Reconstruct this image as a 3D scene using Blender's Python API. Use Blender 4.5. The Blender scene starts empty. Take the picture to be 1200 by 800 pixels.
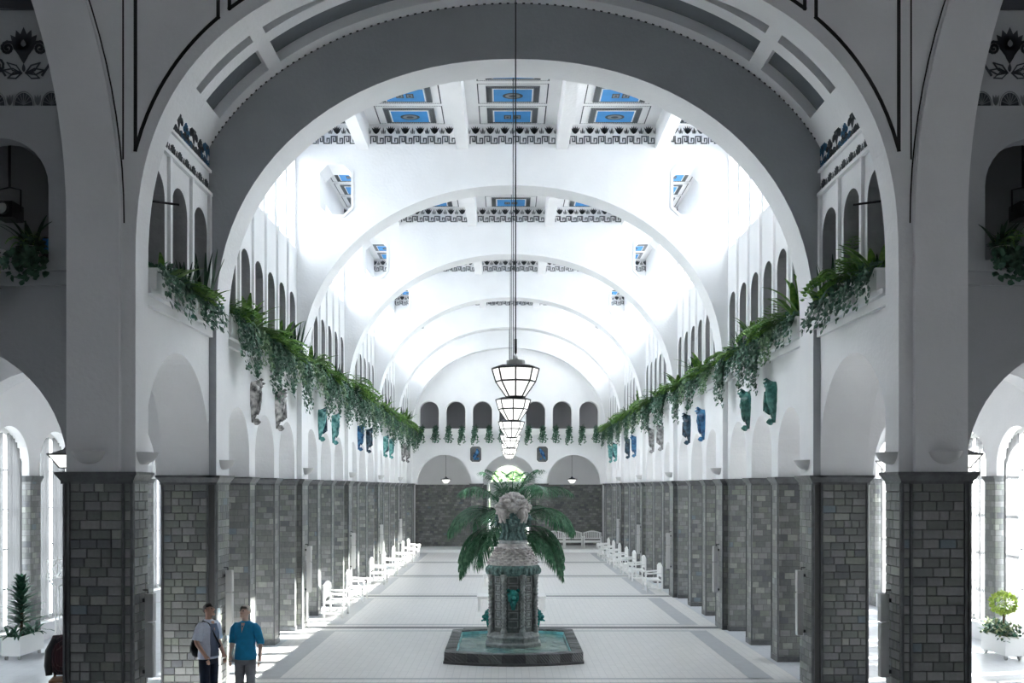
import bpy, bmesh, math, random
from mathutils import Vector, Matrix, noise
from mathutils.geometry import tessellate_polygon
R = random.Random(7)
pi = math.pi
scene = bpy.context.scene
COL = scene.collection

# ------------------------------------------------------------------ camera, light, exposure
EYE = 3.65
cam = bpy.data.cameras.new('camera'); cam_o = bpy.data.objects.new('camera', cam); COL.objects.link(cam_o)
cam_o.location = (-0.153, 0.0, EYE); cam_o.rotation_euler = (pi / 2, 0, 0)
cam.sensor_fit = 'HORIZONTAL'; cam.sensor_width = 36; cam.lens = 36
cam.shift_x = 6.7 / 1200; cam.shift_y = 171 / 1200; cam.clip_end = 400
scene.camera = cam_o

world = bpy.data.worlds.new('sky'); scene.world = world; world.use_nodes = True
wb = world.node_tree.nodes['Background']; wb.inputs[0].default_value = (0.90, 0.95, 1.0, 1); wb.inputs[1].default_value = 15.0

sun = bpy.data.lights.new('sun', 'SUN'); sun.energy = 46; sun.angle = math.radians(0.6); sun.color = (1.0, 0.96, 0.9)
sun_o = bpy.data.objects.new('sun', sun); COL.objects.link(sun_o)
sun_o.rotation_euler = Vector((-0.72, -0.17, -0.667)).to_track_quat('-Z', 'Y').to_euler()

vs = scene.view_settings
vs.view_transform = 'Standard'; vs.look = 'None'; vs.gamma = 1; vs.use_curve_mapping = False; vs.exposure = 0.45
scene.cycles.use_denoising = True
scene.cycles.max_bounces = 14; scene.cycles.diffuse_bounces = 8; scene.cycles.transparent_max_bounces = 24
scene.cycles.sample_clamp_indirect = 12; scene.cycles.caustics_reflective = False; scene.cycles.caustics_refractive = False

# ------------------------------------------------------------------ main measures (metres)
XA, XW, XB, XO = 5.40, 5.53, 6.40, 11.2        # pilaster face, wall face, wall back, outer wall
CAP = 3.87                                      # top of the tiled piers
A1 = (14.40, 15.00)                             # front cross wall
HT = 0.42
BAY = 7.74
C = [18.95 + BAY * k for k in range(6)]         # cross arch centres
CEIL = 12.95
EA, EB, EZ = XA, 4.62, 6.78                     # cross arch ellipse
CLZ = 9.75
YEND = C[5] - HT
YBACK = 61.0

def portal(x, y, z, sz, sy, toward):
    l = bpy.data.lights.new('daylight_portal', 'AREA'); l.shape = 'RECTANGLE'; l.size = sz; l.size_y = sy
    l.cycles.is_portal = True
    o = bpy.data.objects.new('daylight_portal', l); COL.objects.link(o); o.location = (x, y, z)
    o.rotation_euler = (0, -pi / 2 if toward > 0 else pi / 2, 0)
for s in (-1, 1):
    for k in range(5):
        portal(s * (XW + 0.62), (C[k] + C[k + 1]) / 2, 10.95, 2.3, 6.9, -s)
        portal(s * (XO + 0.55), (C[k] + C[k + 1]) / 2, 2.75, 4.8, 6.8, -s)
    portal(s * (XO + 0.55), 16.75, 2.75, 4.8, 3.4, -s)
    portal(s * 13.4, 5.5, 2.75, 4.8, 1.9, -s)  # sky sampling for the added hall windows

# ------------------------------------------------------------------ materials
MATS = {}
def new_mat(name):
    m = bpy.data.materials.new(name); m.use_nodes = True; MATS[name] = m
    nt = m.node_tree; return m, nt, nt.nodes['Principled BSDF']
def N(nt, t, **kw):
    n = nt.nodes.new(t)
    for k, v in kw.items(): setattr(n, k, v)
    return n
def simple(name, col, rough=0.6, metal=0.0, spec=0.4, noise_amt=0.0, nscale=6.0, bump=0.0, bscale=40.0, emit=0.0):
    m, nt, b = new_mat(name)
    b.inputs['Base Color'].default_value = (*col, 1); b.inputs['Roughness'].default_value = rough
    b.inputs['Metallic'].default_value = metal; b.inputs['Specular IOR Level'].default_value = spec
    tc = N(nt, 'ShaderNodeTexCoord')
    if noise_amt:
        n = N(nt, 'ShaderNodeTexNoise'); n.inputs['Scale'].default_value = nscale; n.inputs['Detail'].default_value = 4
        nt.links.new(tc.outputs['Object'], n.inputs['Vector'])
        r = N(nt, 'ShaderNodeValToRGB')
        r.color_ramp.elements[0].position = 0.3; r.color_ramp.elements[1].position = 0.7
        r.color_ramp.elements[0].color = (*[c * (1 - noise_amt) for c in col], 1)
        r.color_ramp.elements[1].color = (*[min(1, c * (1 + noise_amt)) for c in col], 1)
        nt.links.new(n.outputs['Fac'], r.inputs['Fac']); nt.links.new(r.outputs['Color'], b.inputs['Base Color'])
    if bump:
        n2 = N(nt, 'ShaderNodeTexNoise'); n2.inputs['Scale'].default_value = bscale; n2.inputs['Detail'].default_value = 3
        nt.links.new(tc.outputs['Object'], n2.inputs['Vector'])
        bp = N(nt, 'ShaderNodeBump'); bp.inputs['Strength'].default_value = bump; bp.inputs['Distance'].default_value = 0.02
        nt.links.new(n2.outputs['Fac'], bp.inputs['Height']); nt.links.new(bp.outputs['Normal'], b.inputs['Normal'])
    if emit:
        b.inputs['Emission Color'].default_value = (*col, 1); b.inputs['Emission Strength'].default_value = emit
    return m

simple('plaster', (0.80, 0.80, 0.81), 0.85, spec=0.2, noise_amt=0.025, nscale=1.3, bump=0.35, bscale=14)
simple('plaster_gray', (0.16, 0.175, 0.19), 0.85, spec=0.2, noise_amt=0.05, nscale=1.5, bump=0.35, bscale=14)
simple('hall_dark', (0.70, 0.70, 0.71), 0.8)
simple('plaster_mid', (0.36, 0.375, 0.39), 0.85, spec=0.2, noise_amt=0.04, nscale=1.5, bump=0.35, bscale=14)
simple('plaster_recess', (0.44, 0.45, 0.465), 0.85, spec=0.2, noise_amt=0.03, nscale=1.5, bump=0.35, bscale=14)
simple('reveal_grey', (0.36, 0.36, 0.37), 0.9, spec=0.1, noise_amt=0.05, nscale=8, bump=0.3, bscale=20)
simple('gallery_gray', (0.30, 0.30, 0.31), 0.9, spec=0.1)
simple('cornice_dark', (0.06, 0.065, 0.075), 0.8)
simple('line_dark', (0.035, 0.032, 0.032), 0.8)
simple('ornament', (0.07, 0.08, 0.09), 0.8)
simple('ornament_mid', (0.22, 0.23, 0.24), 0.8)
simple('ornament_blue', (0.05, 0.16, 0.30), 0.8)
simple('panel_blue', (0.045, 0.27, 0.62), 0.6, noise_amt=0.1, nscale=3)
simple('white_paint', (0.84, 0.84, 0.83), 0.45)
simple('metal_dark', (0.05, 0.05, 0.055), 0.45, metal=0.3)
simple('metal_grey', (0.52, 0.52, 0.52), 0.5)
simple('black', (0.012, 0.012, 0.014), 0.5)
simple('cap_tile', (0.10, 0.105, 0.11), 0.4, noise_amt=0.25, nscale=9, bump=0.3, bscale=25)
simple('mortar', (0.09, 0.09, 0.09), 0.8)
simple('bowl', (0.55, 0.55, 0.55), 0.35)
simple('floor_edge', (0.42, 0.45, 0.50), 0.35, noise_amt=0.05, nscale=2)
simple('floor_band', (0.13, 0.14, 0.15), 0.4, noise_amt=0.2, nscale=12)
simple('floor_line', (0.50, 0.51, 0.53), 0.35, noise_amt=0.06, nscale=5)
simple('fountain_stone', (0.32, 0.335, 0.33), 0.4, noise_amt=0.35, nscale=11, bump=0.6, bscale=35)
simple('fountain_core', (0.15, 0.16, 0.16), 0.4, noise_amt=0.3, nscale=11, bump=0.4, bscale=35)
simple('fountain_pale', (0.52, 0.49, 0.47), 0.6, noise_amt=0.3, nscale=12, bump=0.8, bscale=30)
simple('fountain_green', (0.13, 0.22, 0.205), 0.25, noise_amt=0.55, nscale=14, bump=0.5, bscale=30)
simple('turquoise', (0.03, 0.24, 0.22), 0.2, noise_amt=0.5, nscale=16, bump=0.4, bscale=30)
simple('pool_tile', (0.22, 0.55, 0.58), 0.3, noise_amt=0.6, nscale=3.5)
simple('skin', (0.62, 0.38, 0.29), 0.55); simple('skin_fair', (0.80, 0.56, 0.46), 0.55)
simple('hair_dark', (0.025, 0.014, 0.01), 0.5); simple('hair_grey', (0.66, 0.62, 0.56), 0.6)
simple('shirt_pale', (0.62, 0.66, 0.78), 0.8, noise_amt=0.06, nscale=20); simple('top_slate', (0.16, 0.20, 0.30), 0.8)
simple('shirt_blue', (0.02, 0.30, 0.58), 0.8, noise_amt=0.12, nscale=12); simple('jeans', (0.018, 0.028, 0.055), 0.8, noise_amt=0.3, nscale=10)
simple('trousers_grey', (0.30, 0.31, 0.34), 0.8, noise_amt=0.1, nscale=10); simple('leather', (0.01, 0.012, 0.018), 0.45)
simple('soil', (0.03, 0.02, 0.015), 0.9); simple('bark', (0.10, 0.07, 0.04), 0.9, noise_amt=0.3, nscale=20)
simple('wood_chair', (0.20, 0.10, 0.05), 0.5)
simple('hedge_leaf', (0.25, 0.45, 0.10), 0.8)
simple('gravel', (0.42, 0.41, 0.40), 0.9, noise_amt=0.15, nscale=2)

def sculpt_mat(name, c1, c2):
    m, nt, b = new_mat(name)
    tc = N(nt, 'ShaderNodeTexCoord'); n = N(nt, 'ShaderNodeTexNoise'); n.inputs['Scale'].default_value = 7; n.inputs['Detail'].default_value = 5
    r = N(nt, 'ShaderNodeValToRGB'); r.color_ramp.elements[0].position = 0.36; r.color_ramp.elements[1].position = 0.64
    r.color_ramp.elements[0].color = (*c1, 1); r.color_ramp.elements[1].color = (*c2, 1)
    nt.links.new(tc.outputs['Object'], n.inputs['Vector']); nt.links.new(n.outputs['Fac'], r.inputs['Fac']); nt.links.new(r.outputs['Color'], b.inputs['Base Color'])
    b.inputs['Roughness'].default_value = 0.25
sculpt_mat('glaze_pale', (0.05, 0.05, 0.055), (0.72, 0.70, 0.68))
sculpt_mat('glaze_turq', (0.02, 0.13, 0.13), (0.22, 0.52, 0.50))
sculpt_mat('glaze_green', (0.01, 0.07, 0.06), (0.08, 0.26, 0.22))
sculpt_mat('glaze_blue', (0.01, 0.04, 0.12), (0.07, 0.24, 0.45))
sculpt_mat('glaze_dark', (0.01, 0.015, 0.03), (0.05, 0.11, 0.16))
sculpt_mat('glaze_grey', (0.08, 0.08, 0.085), (0.45, 0.44, 0.44))

def leaf_mat(name, c1, c2, trans=0.3):
    m, nt, b = new_mat(name)
    out = nt.nodes['Material Output']
    tc = N(nt, 'ShaderNodeTexCoord'); n = N(nt, 'ShaderNodeTexNoise'); n.inputs['Scale'].default_value = 9
    r = N(nt, 'ShaderNodeValToRGB'); r.color_ramp.elements[0].position = 0.35; r.color_ramp.elements[1].position = 0.68
    r.color_ramp.elements[0].color = (*c1, 1); r.color_ramp.elements[1].color = (*c2, 1)
    nt.links.new(tc.outputs['Object'], n.inputs['Vector']); nt.links.new(n.outputs['Fac'], r.inputs['Fac'])
    nt.links.new(r.outputs['Color'], b.inputs['Base Color']); b.inputs['Roughness'].default_value = 0.42
    t = N(nt, 'ShaderNodeBsdfTranslucent'); nt.links.new(r.outputs['Color'], t.inputs['Color'])
    mx = N(nt, 'ShaderNodeMixShader'); mx.inputs[0].default_value = trans
    nt.links.new(b.outputs[0], mx.inputs[1]); nt.links.new(t.outputs[0], mx.inputs[2]); nt.links.new(mx.outputs[0], out.inputs[0])
leaf_mat('ivy', (0.012, 0.06, 0.035), (0.10, 0.22, 0.14))
leaf_mat('ivy_light', (0.03, 0.10, 0.05), (0.20, 0.32, 0.16))
leaf_mat('fern', (0.035, 0.13, 0.015), (0.20, 0.38, 0.07))
leaf_mat('broadleaf', (0.03, 0.11, 0.015), (0.16, 0.30, 0.05))
leaf_mat('spike', (0.008, 0.035, 0.02), (0.03, 0.09, 0.04))
leaf_mat('palm_leaf', (0.02, 0.10, 0.045), (0.10, 0.26, 0.14))
leaf_mat('dracaena_leaf', (0.012, 0.06, 0.04), (0.05, 0.16, 0.09))
leaf_mat('topiary', (0.20, 0.32, 0.03), (0.55, 0.65, 0.18))
leaf_mat('tree_crown', (0.22, 0.38, 0.13), (0.50, 0.64, 0.38))
leaf_mat('variegated', (0.10, 0.16, 0.06), (0.45, 0.48, 0.30))

def tile_mat(name, per_object):
    m, nt, b = new_mat(name)
    tc = N(nt, 'ShaderNodeTexCoord'); geo = N(nt, 'ShaderNodeNewGeometry')
    ramp = N(nt, 'ShaderNodeValToRGB'); cr = ramp.color_ramp; cr.interpolation = 'CONSTANT'
    cols = [(0, (0.135, 0.14, 0.14)), (0.18, (0.17, 0.175, 0.17)), (0.36, (0.20, 0.205, 0.205)), (0.52, (0.155, 0.165, 0.155)),
            (0.66, (0.235, 0.24, 0.235)), (0.78, (0.19, 0.205, 0.18)), (0.87, (0.11, 0.115, 0.125)), (0.94, (0.29, 0.30, 0.27)), (0.985, (0.15, 0.185, 0.21))]
    cr.elements[0].position = 0; cr.elements[0].color = (*cols[0][1], 1)
    cr.elements[1].position = cols[1][0]; cr.elements[1].color = (*cols[1][1], 1)
    for p, c in cols[2:]:
        e = cr.elements.new(p); e.color = (*c, 1)
    nz = N(nt, 'ShaderNodeTexNoise'); nz.inputs['Scale'].default_value = 16; nz.inputs['Detail'].default_value = 5
    nt.links.new(tc.outputs['Object'], nz.inputs['Vector'])
    hsv = N(nt, 'ShaderNodeHueSaturation')
    mp = N(nt, 'ShaderNodeMapRange'); mp.inputs['To Min'].default_value = 0.72; mp.inputs['To Max'].default_value = 1.28
    nt.links.new(nz.outputs['Fac'], mp.inputs['Value']); nt.links.new(mp.outputs[0], hsv.inputs['Value'])
    if per_object:
        oi = N(nt, 'ShaderNodeObjectInfo'); nt.links.new(oi.outputs['Random'], ramp.inputs['Fac'])
        nt.links.new(ramp.outputs['Color'], hsv.inputs['Color']); nt.links.new(hsv.outputs['Color'], b.inputs['Base Color'])
    else:
        # running bond rows of tiles with one colour each, from world position
        sep = N(nt, 'ShaderNodeSeparateXYZ'); nt.links.new(geo.outputs['Position'], sep.inputs[0])
        def M(op, a, bv=None):
            n = N(nt, 'ShaderNodeMath', operation=op)
            for i, v in enumerate((a, bv)):
                if v is None: continue
                if isinstance(v, (int, float)): n.inputs[i].default_value = v
                else: nt.links.new(v, n.inputs[i])
            return n.outputs[0]
        h = M('ADD', sep.outputs['X'], sep.outputs['Y'])
        row = M('DIVIDE', sep.outputs['Z'], 0.133); rf = M('FLOOR', row)
        u = M('ADD', M('DIVIDE', h, 0.215), M('MULTIPLY', M('FRACT', M('MULTIPLY', rf, 0.618)), 1.0)); uf = M('FLOOR', u)
        cmb = N(nt, 'ShaderNodeCombineXYZ'); nt.links.new(uf, cmb.inputs[0]); nt.links.new(rf, cmb.inputs[1])
        wn = N(nt, 'ShaderNodeTexWhiteNoise', noise_dimensions='2D'); nt.links.new(cmb.outputs[0], wn.inputs['Vector'])
        nt.links.new(wn.outputs['Value'], ramp.inputs['Fac']); nt.links.new(ramp.outputs['Color'], hsv.inputs['Color'])
        ju = M('LESS_THAN', M('FRACT', u), 0.045); jv = M('LESS_THAN', M('FRACT', row), 0.07); j = M('MAXIMUM', ju, jv)
        mx = N(nt, 'ShaderNodeMixRGB'); mx.inputs[2].default_value = (0.10, 0.10, 0.10, 1)
        nt.links.new(j, mx.inputs[0]); nt.links.new(hsv.outputs['Color'], mx.inputs[1]); nt.links.new(mx.outputs[0], b.inputs['Base Color'])
    b.inputs['Roughness'].default_value = 0.38
tile_mat('pier_tile', False); tile_mat('tile_piece', True)

def floor_mat(name, c, lo, size):
    m, nt, b = new_mat(name)
    tc = N(nt, 'ShaderNodeTexCoord'); br = N(nt, 'ShaderNodeTexBrick'); br.offset = 0
    br.inputs['Scale'].default_value = 1.0; br.inputs['Mortar Size'].default_value = 0.006
    br.inputs['Brick Width'].default_value = size; br.inputs['Row Height'].default_value = size
    br.inputs['Color1'].default_value = (*c, 1); br.inputs['Color2'].default_value = (*[x * 0.94 for x in c], 1); br.inputs['Mortar'].default_value = (*lo, 1)
    nt.links.new(tc.outputs['Object'], br.inputs['Vector']); nt.links.new(br.outputs['Color'], b.inputs['Base Color'])
    b.inputs['Roughness'].default_value = 0.32; b.inputs['Specular IOR Level'].default_value = 0.4
floor_mat('floor_tile', (0.82, 0.805, 0.79), (0.66, 0.65, 0.64), 0.15)
floor_mat('aisle_tile', (0.64, 0.66, 0.70), (0.5, 0.51, 0.55), 0.30)

def clear_mat(name, tint, fac, kind):
    m, nt, b = new_mat(name); out = nt.nodes['Material Output']
    t = N(nt, 'ShaderNodeBsdfTransparent'); t.inputs[0].default_value = (*tint, 1)
    if kind == 'glass':
        g = N(nt, 'ShaderNodeBsdfGlossy'); g.inputs['Roughness'].default_value = 0.03
    else:
        g = N(nt, 'ShaderNodeBsdfTranslucent'); g.inputs[0].default_value = (0.15, 0.15, 0.153, 1)
    mx = N(nt, 'ShaderNodeMixShader'); mx.inputs[0].default_value = fac
    nt.links.new(t.outputs[0], mx.inputs[1]); nt.links.new(g.outputs[0], mx.inputs[2]); nt.links.new(mx.outputs[0], out.inputs[0])
clear_mat('glass', (0.95, 0.97, 0.97), 0.06, 'glass')
clear_mat('curtain', (1, 1, 1), 0.96, 'cloth')
m, nt, b = new_mat('lamp_glass'); b.inputs['Base Color'].default_value = (0.9, 0.9, 0.88, 1); b.inputs['Roughness'].default_value = 0.4
b.inputs['Emission Color'].default_value = (1, 0.98, 0.95, 1); b.inputs['Emission Strength'].default_value = 0.75
m, nt, b = new_mat('water'); out = nt.nodes['Material Output']
t = N(nt, 'ShaderNodeBsdfTransparent'); t.inputs[0].default_value = (0.86, 0.96, 0.95, 1)
tc = N(nt, 'ShaderNodeTexCoord'); nz = N(nt, 'ShaderNodeTexNoise'); nz.inputs['Scale'].default_value = 2.2; nt.links.new(tc.outputs['Object'], nz.inputs['Vector'])
rp = N(nt, 'ShaderNodeValToRGB'); rp.color_ramp.elements[0].position = .35; rp.color_ramp.elements[1].position = .65
rp.color_ramp.elements[0].color = (0.10, 0.30, 0.32, 1); rp.color_ramp.elements[1].color = (0.34, 0.44, 0.38, 1)
nt.links.new(nz.outputs['Fac'], rp.inputs[0]); nt.links.new(rp.outputs[0], b.inputs['Base Color']); b.inputs['Roughness'].default_value = .12; b.inputs['Specular IOR Level'].default_value = .35
nz2 = N(nt, 'ShaderNodeTexNoise'); nz2.inputs['Scale'].default_value = 9; nt.links.new(tc.outputs['Object'], nz2.inputs['Vector'])
bp = N(nt, 'ShaderNodeBump'); bp.inputs['Strength'].default_value = .3; bp.inputs['Distance'].default_value = .03; nt.links.new(nz2.outputs['Fac'], bp.inputs['Height']); nt.links.new(bp.outputs['Normal'], b.inputs['Normal'])
mx = N(nt, 'ShaderNodeMixShader'); mx.inputs[0].default_value = .8; nt.links.new(t.outputs[0], mx.inputs[1]); nt.links.new(b.outputs[0], mx.inputs[2]); nt.links.new(mx.outputs[0], out.inputs[0])
m, nt, b = new_mat('plaid'); tc = N(nt, 'ShaderNodeTexCoord'); ck = N(nt, 'ShaderNodeTexBrick'); ck.inputs['Scale'].default_value = 12
ck.inputs['Color1'].default_value = (0.045, 0.008, 0.014, 1); ck.inputs['Color2'].default_value = (0.012, 0.008, 0.014, 1); ck.inputs['Mortar'].default_value = (0.10, 0.06, 0.065, 1)
nt.links.new(tc.outputs['Object'], ck.inputs['Vector']); nt.links.new(ck.outputs[0], b.inputs['Base Color']); b.inputs['Roughness'].default_value = 0.9
# hatched relief tile for the basin rim
m, nt, b = new_mat('rim_tile'); tc = N(nt, 'ShaderNodeTexCoord'); wv = N(nt, 'ShaderNodeTexWave'); wv.bands_direction = 'DIAGONAL'; wv.inputs['Scale'].default_value = 9
oi = N(nt, 'ShaderNodeObjectInfo'); rp = N(nt, 'ShaderNodeValToRGB'); rp.color_ramp.elements[0].color = (0.05, 0.055, 0.06, 1); rp.color_ramp.elements[1].color = (0.20, 0.21, 0.21, 1)
nt.links.new(oi.outputs['Random'], rp.inputs[0]); nt.links.new(rp.outputs[0], b.inputs['Base Color']); nt.links.new(tc.outputs['Object'], wv.inputs['Vector'])
bp = N(nt, 'ShaderNodeBump'); bp.inputs['Strength'].default_value = 0.9; bp.inputs['Distance'].default_value = 0.02; nt.links.new(wv.outputs['Fac'], bp.inputs['Height']); nt.links.new(bp.outputs['Normal'], b.inputs['Normal']); b.inputs['Roughness'].default_value = 0.35

# ------------------------------------------------------------------ mesh helpers
class MB:
    def __init__(s): s.v = []; s.f = []; s.m = []
    def add(s, vs, fs, mat=0):
        o = len(s.v); s.v += [tuple(p) for p in vs]
        for f in fs: s.f.append(tuple(i + o for i in f)); s.m.append(mat)
        return s
    def box(s, x0, x1, y0, y1, z0, z1, mat=0):
        if x0 > x1: x0, x1 = x1, x0
        return s.add([(x0, y0, z0), (x1, y0, z0), (x1, y1, z0), (x0, y1, z0), (x0, y0, z1), (x1, y0, z1), (x1, y1, z1), (x0, y1, z1)],
              [(0, 3, 2, 1), (4, 5, 6, 7), (0, 1, 5, 4), (1, 2, 6, 5), (2, 3, 7, 6), (3, 0, 4, 7)], mat)
    def frustum(s, x0, x1, y0, y1, z0, X0, X1, Y0, Y1, z1, mat=0):
        if x0 > x1: x0, x1 = x1, x0
        if X0 > X1: X0, X1 = X1, X0
        return s.add([(x0, y0, z0), (x1, y0, z0), (x1, y1, z0), (x0, y1, z0), (X0, Y0, z1), (X1, Y0, z1), (X1, Y1, z1), (X0, Y1, z1)],
              [(0, 3, 2, 1), (4, 5, 6, 7), (0, 1, 5, 4), (1, 2, 6, 5), (2, 3, 7, 6), (3, 0, 4, 7)], mat)
    def plate(s, outer, holes, P, d0, d1, mat=0, hole_mat=None):
        loops = [outer] + list(holes)
        tri = tessellate_polygon([[Vector((a, b, 0)) for a, b in l] for l in loops])
        flat = [p for l in loops for p in l]; n = len(flat)
        vs = [P(a, b, d0) for a, b in flat] + [P(a, b, d1) for a, b in flat]
        fs = [tuple(t) for t in tri] + [tuple(i + n for i in reversed(t)) for t in tri]
        o = 0; base = len(s.v); hf = []
        for li, l in enumerate(loops):
            k = len(l)
            for i in range(k):
                j = (i + 1) % k; (hf if li and hole_mat is not None else fs).append((o + i, o + j, o + j + n, o + i + n))
            o += k
        s.add(vs, fs, mat)
        for f in hf: s.f.append(tuple(i + base for i in f)); s.m.append(hole_mat)
        return s
    def tube(s, pts, rad, seg=8, mat=0, cap=True):
        pts = [Vector(p) for p in pts]; n = len(pts)
        rad = rad if isinstance(rad, (list, tuple)) else [rad] * n
        up = None; rings = []
        for i, p in enumerate(pts):
            t = (pts[min(i + 1, n - 1)] - pts[max(i - 1, 0)]).normalized()
            if up is None:
                up = Vector((0, 0, 1)) if abs(t.z) < 0.9 else Vector((1, 0, 0))
            a = t.cross(up).normalized(); bb = a.cross(t).normalized(); up = bb
            rings.append([p + (a * math.cos(2 * pi * q / seg) + bb * math.sin(2 * pi * q / seg)) * rad[i] for q in range(seg)])
        vs = [q for r in rings for q in r]; fs = []
        for i in range(n - 1):
            for q in range(seg):
                fs.append((i * seg + q, i * seg + (q + 1) % seg, (i + 1) * seg + (q + 1) % seg, (i + 1) * seg + q))
        if cap: fs.append(tuple(reversed(range(seg)))); fs.append(tuple((n - 1) * seg + q for q in range(seg)))
        return s.add(vs, fs, mat)
    def lathe(s, prof, seg=24, c=(0, 0, 0), mat=0, rot=0.0, a0=0.0, a1=2 * pi, sx=1, sy=1):
        full = abs(a1 - a0 - 2 * pi) < 1e-6; k = seg if full else seg + 1
        vs = []; fs = []
        for r, z in prof:
            for q in range(k):
                a = rot + a0 + (a1 - a0) * q / seg
                vs.append((c[0] + r * math.cos(a) * sx, c[1] + r * math.sin(a) * sy, c[2] + z))
        for i in range(len(prof) - 1):
            for q in range(seg):
                q2 = (q + 1) % k
                fs.append((i * k + q, i * k + q2, (i + 1) * k + q2, (i + 1) * k + q))
        if full:
            fs.append(tuple(reversed(range(k)))); fs.append(tuple((len(prof) - 1) * k + q for q in range(k)))
        return s.add(vs, fs, mat)
    def blob(s, c, r, seg=12, rings=8, mat=0, jit=0.0, freq=3.0):
        vs = []; fs = []
        r = r if isinstance(r, (list, tuple)) else (r, r, r)
        for i in range(rings + 1):
            th = pi * i / rings
            for q in range(seg):
                a = 2 * pi * q / seg; d = Vector((math.sin(th) * math.cos(a), math.sin(th) * math.sin(a), math.cos(th)))
                k = 1 + (jit * noise.noise(d * freq + Vector(c) * 3) if jit else 0)
                vs.append((c[0] + d.x * r[0] * k, c[1] + d.y * r[1] * k, c[2] + d.z * r[2] * k))
        for i in range(rings):
            for q in range(seg):
                fs.append((i * seg + q, (i + 1) * seg + q, (i + 1) * seg + (q + 1) % seg, i * seg + (q + 1) % seg))
        return s.add(vs, fs, mat)
    def mesh(s, name, mats, smooth=False, recalc=True):
        me = bpy.data.meshes.new(name); me.from_pydata(s.v, [], s.f)
        mats = [mats] if isinstance(mats, str) else mats
        for mm in mats: me.materials.append(MATS[mm])
        if len(mats) > 1: me.polygons.foreach_set('material_index', s.m)
        if recalc:
            bm = bmesh.new(); bm.from_mesh(me); bmesh.ops.recalc_face_normals(bm, faces=bm.faces); bm.to_mesh(me); bm.free()
        if smooth:
            me.polygons.foreach_set('use_smooth', [True] * len(me.polygons))
            if smooth != 'all': me.set_sharp_from_angle(angle=math.radians(40))
        return me
    def build(s, name, mats, parent=None, smooth=False, recalc=True):
        return link(name, s.mesh(name, mats, smooth, recalc), parent)
def link(name, me, parent=None):
    o = bpy.data.objects.new(name, me); COL.objects.link(o)
    if parent is not None: o.parent = parent
    return o
def tag(o, label=None, cat=None, group=None, kind=None):
    if label: o['label'] = label
    if cat: o['category'] = cat
    if group: o['group'] = group
    if kind: o['kind'] = kind
    return o
def empty(name, loc=(0, 0, 0), rz=0.0):
    o = bpy.data.objects.new(name, None); COL.objects.link(o); o.location = loc; o.rotation_euler = (0, 0, rz); o.empty_display_size = 0.1
    return o
def thing(name, label, cat, loc=(0, 0, 0), rz=0.0, group=None): return tag(empty(name, loc, rz), label, cat, group)
def struct(mb, name, mats, parent=None, smooth=False):
    o = mb.build(name, mats, parent, smooth)
    if parent is None: o['kind'] = 'structure'
    return o
def copy_tree(o, loc, rz=None, label=None, group=None):
    r = o.copy(); COL.objects.link(r); r.location = loc
    if rz is not None: r.rotation_euler = (0, 0, rz)
    if label: r['label'] = label
    if group: r['group'] = group
    for ch in o.children:
        c = ch.copy(); COL.objects.link(c); c.parent = r
        for g in ch.children:
            d = g.copy(); COL.objects.link(d); d.parent = c
    return r
ORD = ['first', 'second', 'third', 'fourth', 'fifth', 'sixth', 'seventh', 'eighth', 'ninth', 'tenth', 'eleventh', 'twelfth', 'thirteenth', 'fourteenth', 'fifteenth',
       'sixteenth', 'seventeenth', 'eighteenth', 'nineteenth', 'twentieth'] + ['twenty-' + w for w in ('first', 'second', 'third', 'fourth', 'fifth', 'sixth', 'seventh', 'eighth', 'ninth')] + ['thirtieth']
ARC = {-1: "visitors' arcade", 1: 'arcade facing visitors'}
PY = lambda a, b, d: (a, d, b)      # plane facing Y: (x, z) extruded in y
PX = lambda a, b, d: (d, a, b)      # plane facing X: (y, z) extruded in x
def arch_pts(c, r, spring, bottom, seg=18, ry=None):
    ry = ry or r
    return [(c - r, bottom)] + [(c - r * math.cos(pi * i / seg), spring + ry * math.sin(pi * i / seg)) for i in range(seg + 1)] + [(c + r, bottom)]
def ell(x, a, b, z): return z + b * math.sqrt(max(0, 1 - (x / a) ** 2))

# ------------------------------------------------------------------ floor
fl = MB(); fl.box(-XA, XA, -6, YBACK, -0.3, 0)
floor = struct(fl, 'floor', 'floor_tile')
fa = MB()
for s in (-1, 1): fa.box(s * XA, s * 13.3, -6, A1[1] + .3, -0.3, 0); fa.box(s * XA, s * (XO + .5), A1[1] + .3, YBACK, -0.3, 0)
fa.build('aisle_floor', 'aisle_tile', floor)
for k in range(6):
    b = MB(); b.box(-XA, XA, C[k] - 0.17, C[k] + 0.17, 0, 0.004); b.build('cross_band', 'floor_band', floor)
    for d in (-0.62, 0.62):
        b = MB(); b.box(-4.95, 4.95, C[k] + d - 0.06, C[k] + d + 0.06, 0, 0.003); b.build('thin_band', 'floor_line', floor)
    if k < 5:
        for s in (-1, 1):
            b = MB(); b.box(s * 4.5, s * 4.95, C[k] + 0.62, C[k + 1] - 0.62, 0, 0.003); b.build('border_band', 'floor_line', floor)
lawn = MB(); lawn.box(-60, -XO - 0.5, -20, 90, -0.5, -0.25); lawn.box(XO + 0.5, 60, -20, 90, -0.5, -0.25); lawn.box(-XO - .5, XO + .5, YBACK + .5, 90, -0.5, -0.25)
struct(lawn, 'ground', 'gravel')

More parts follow.
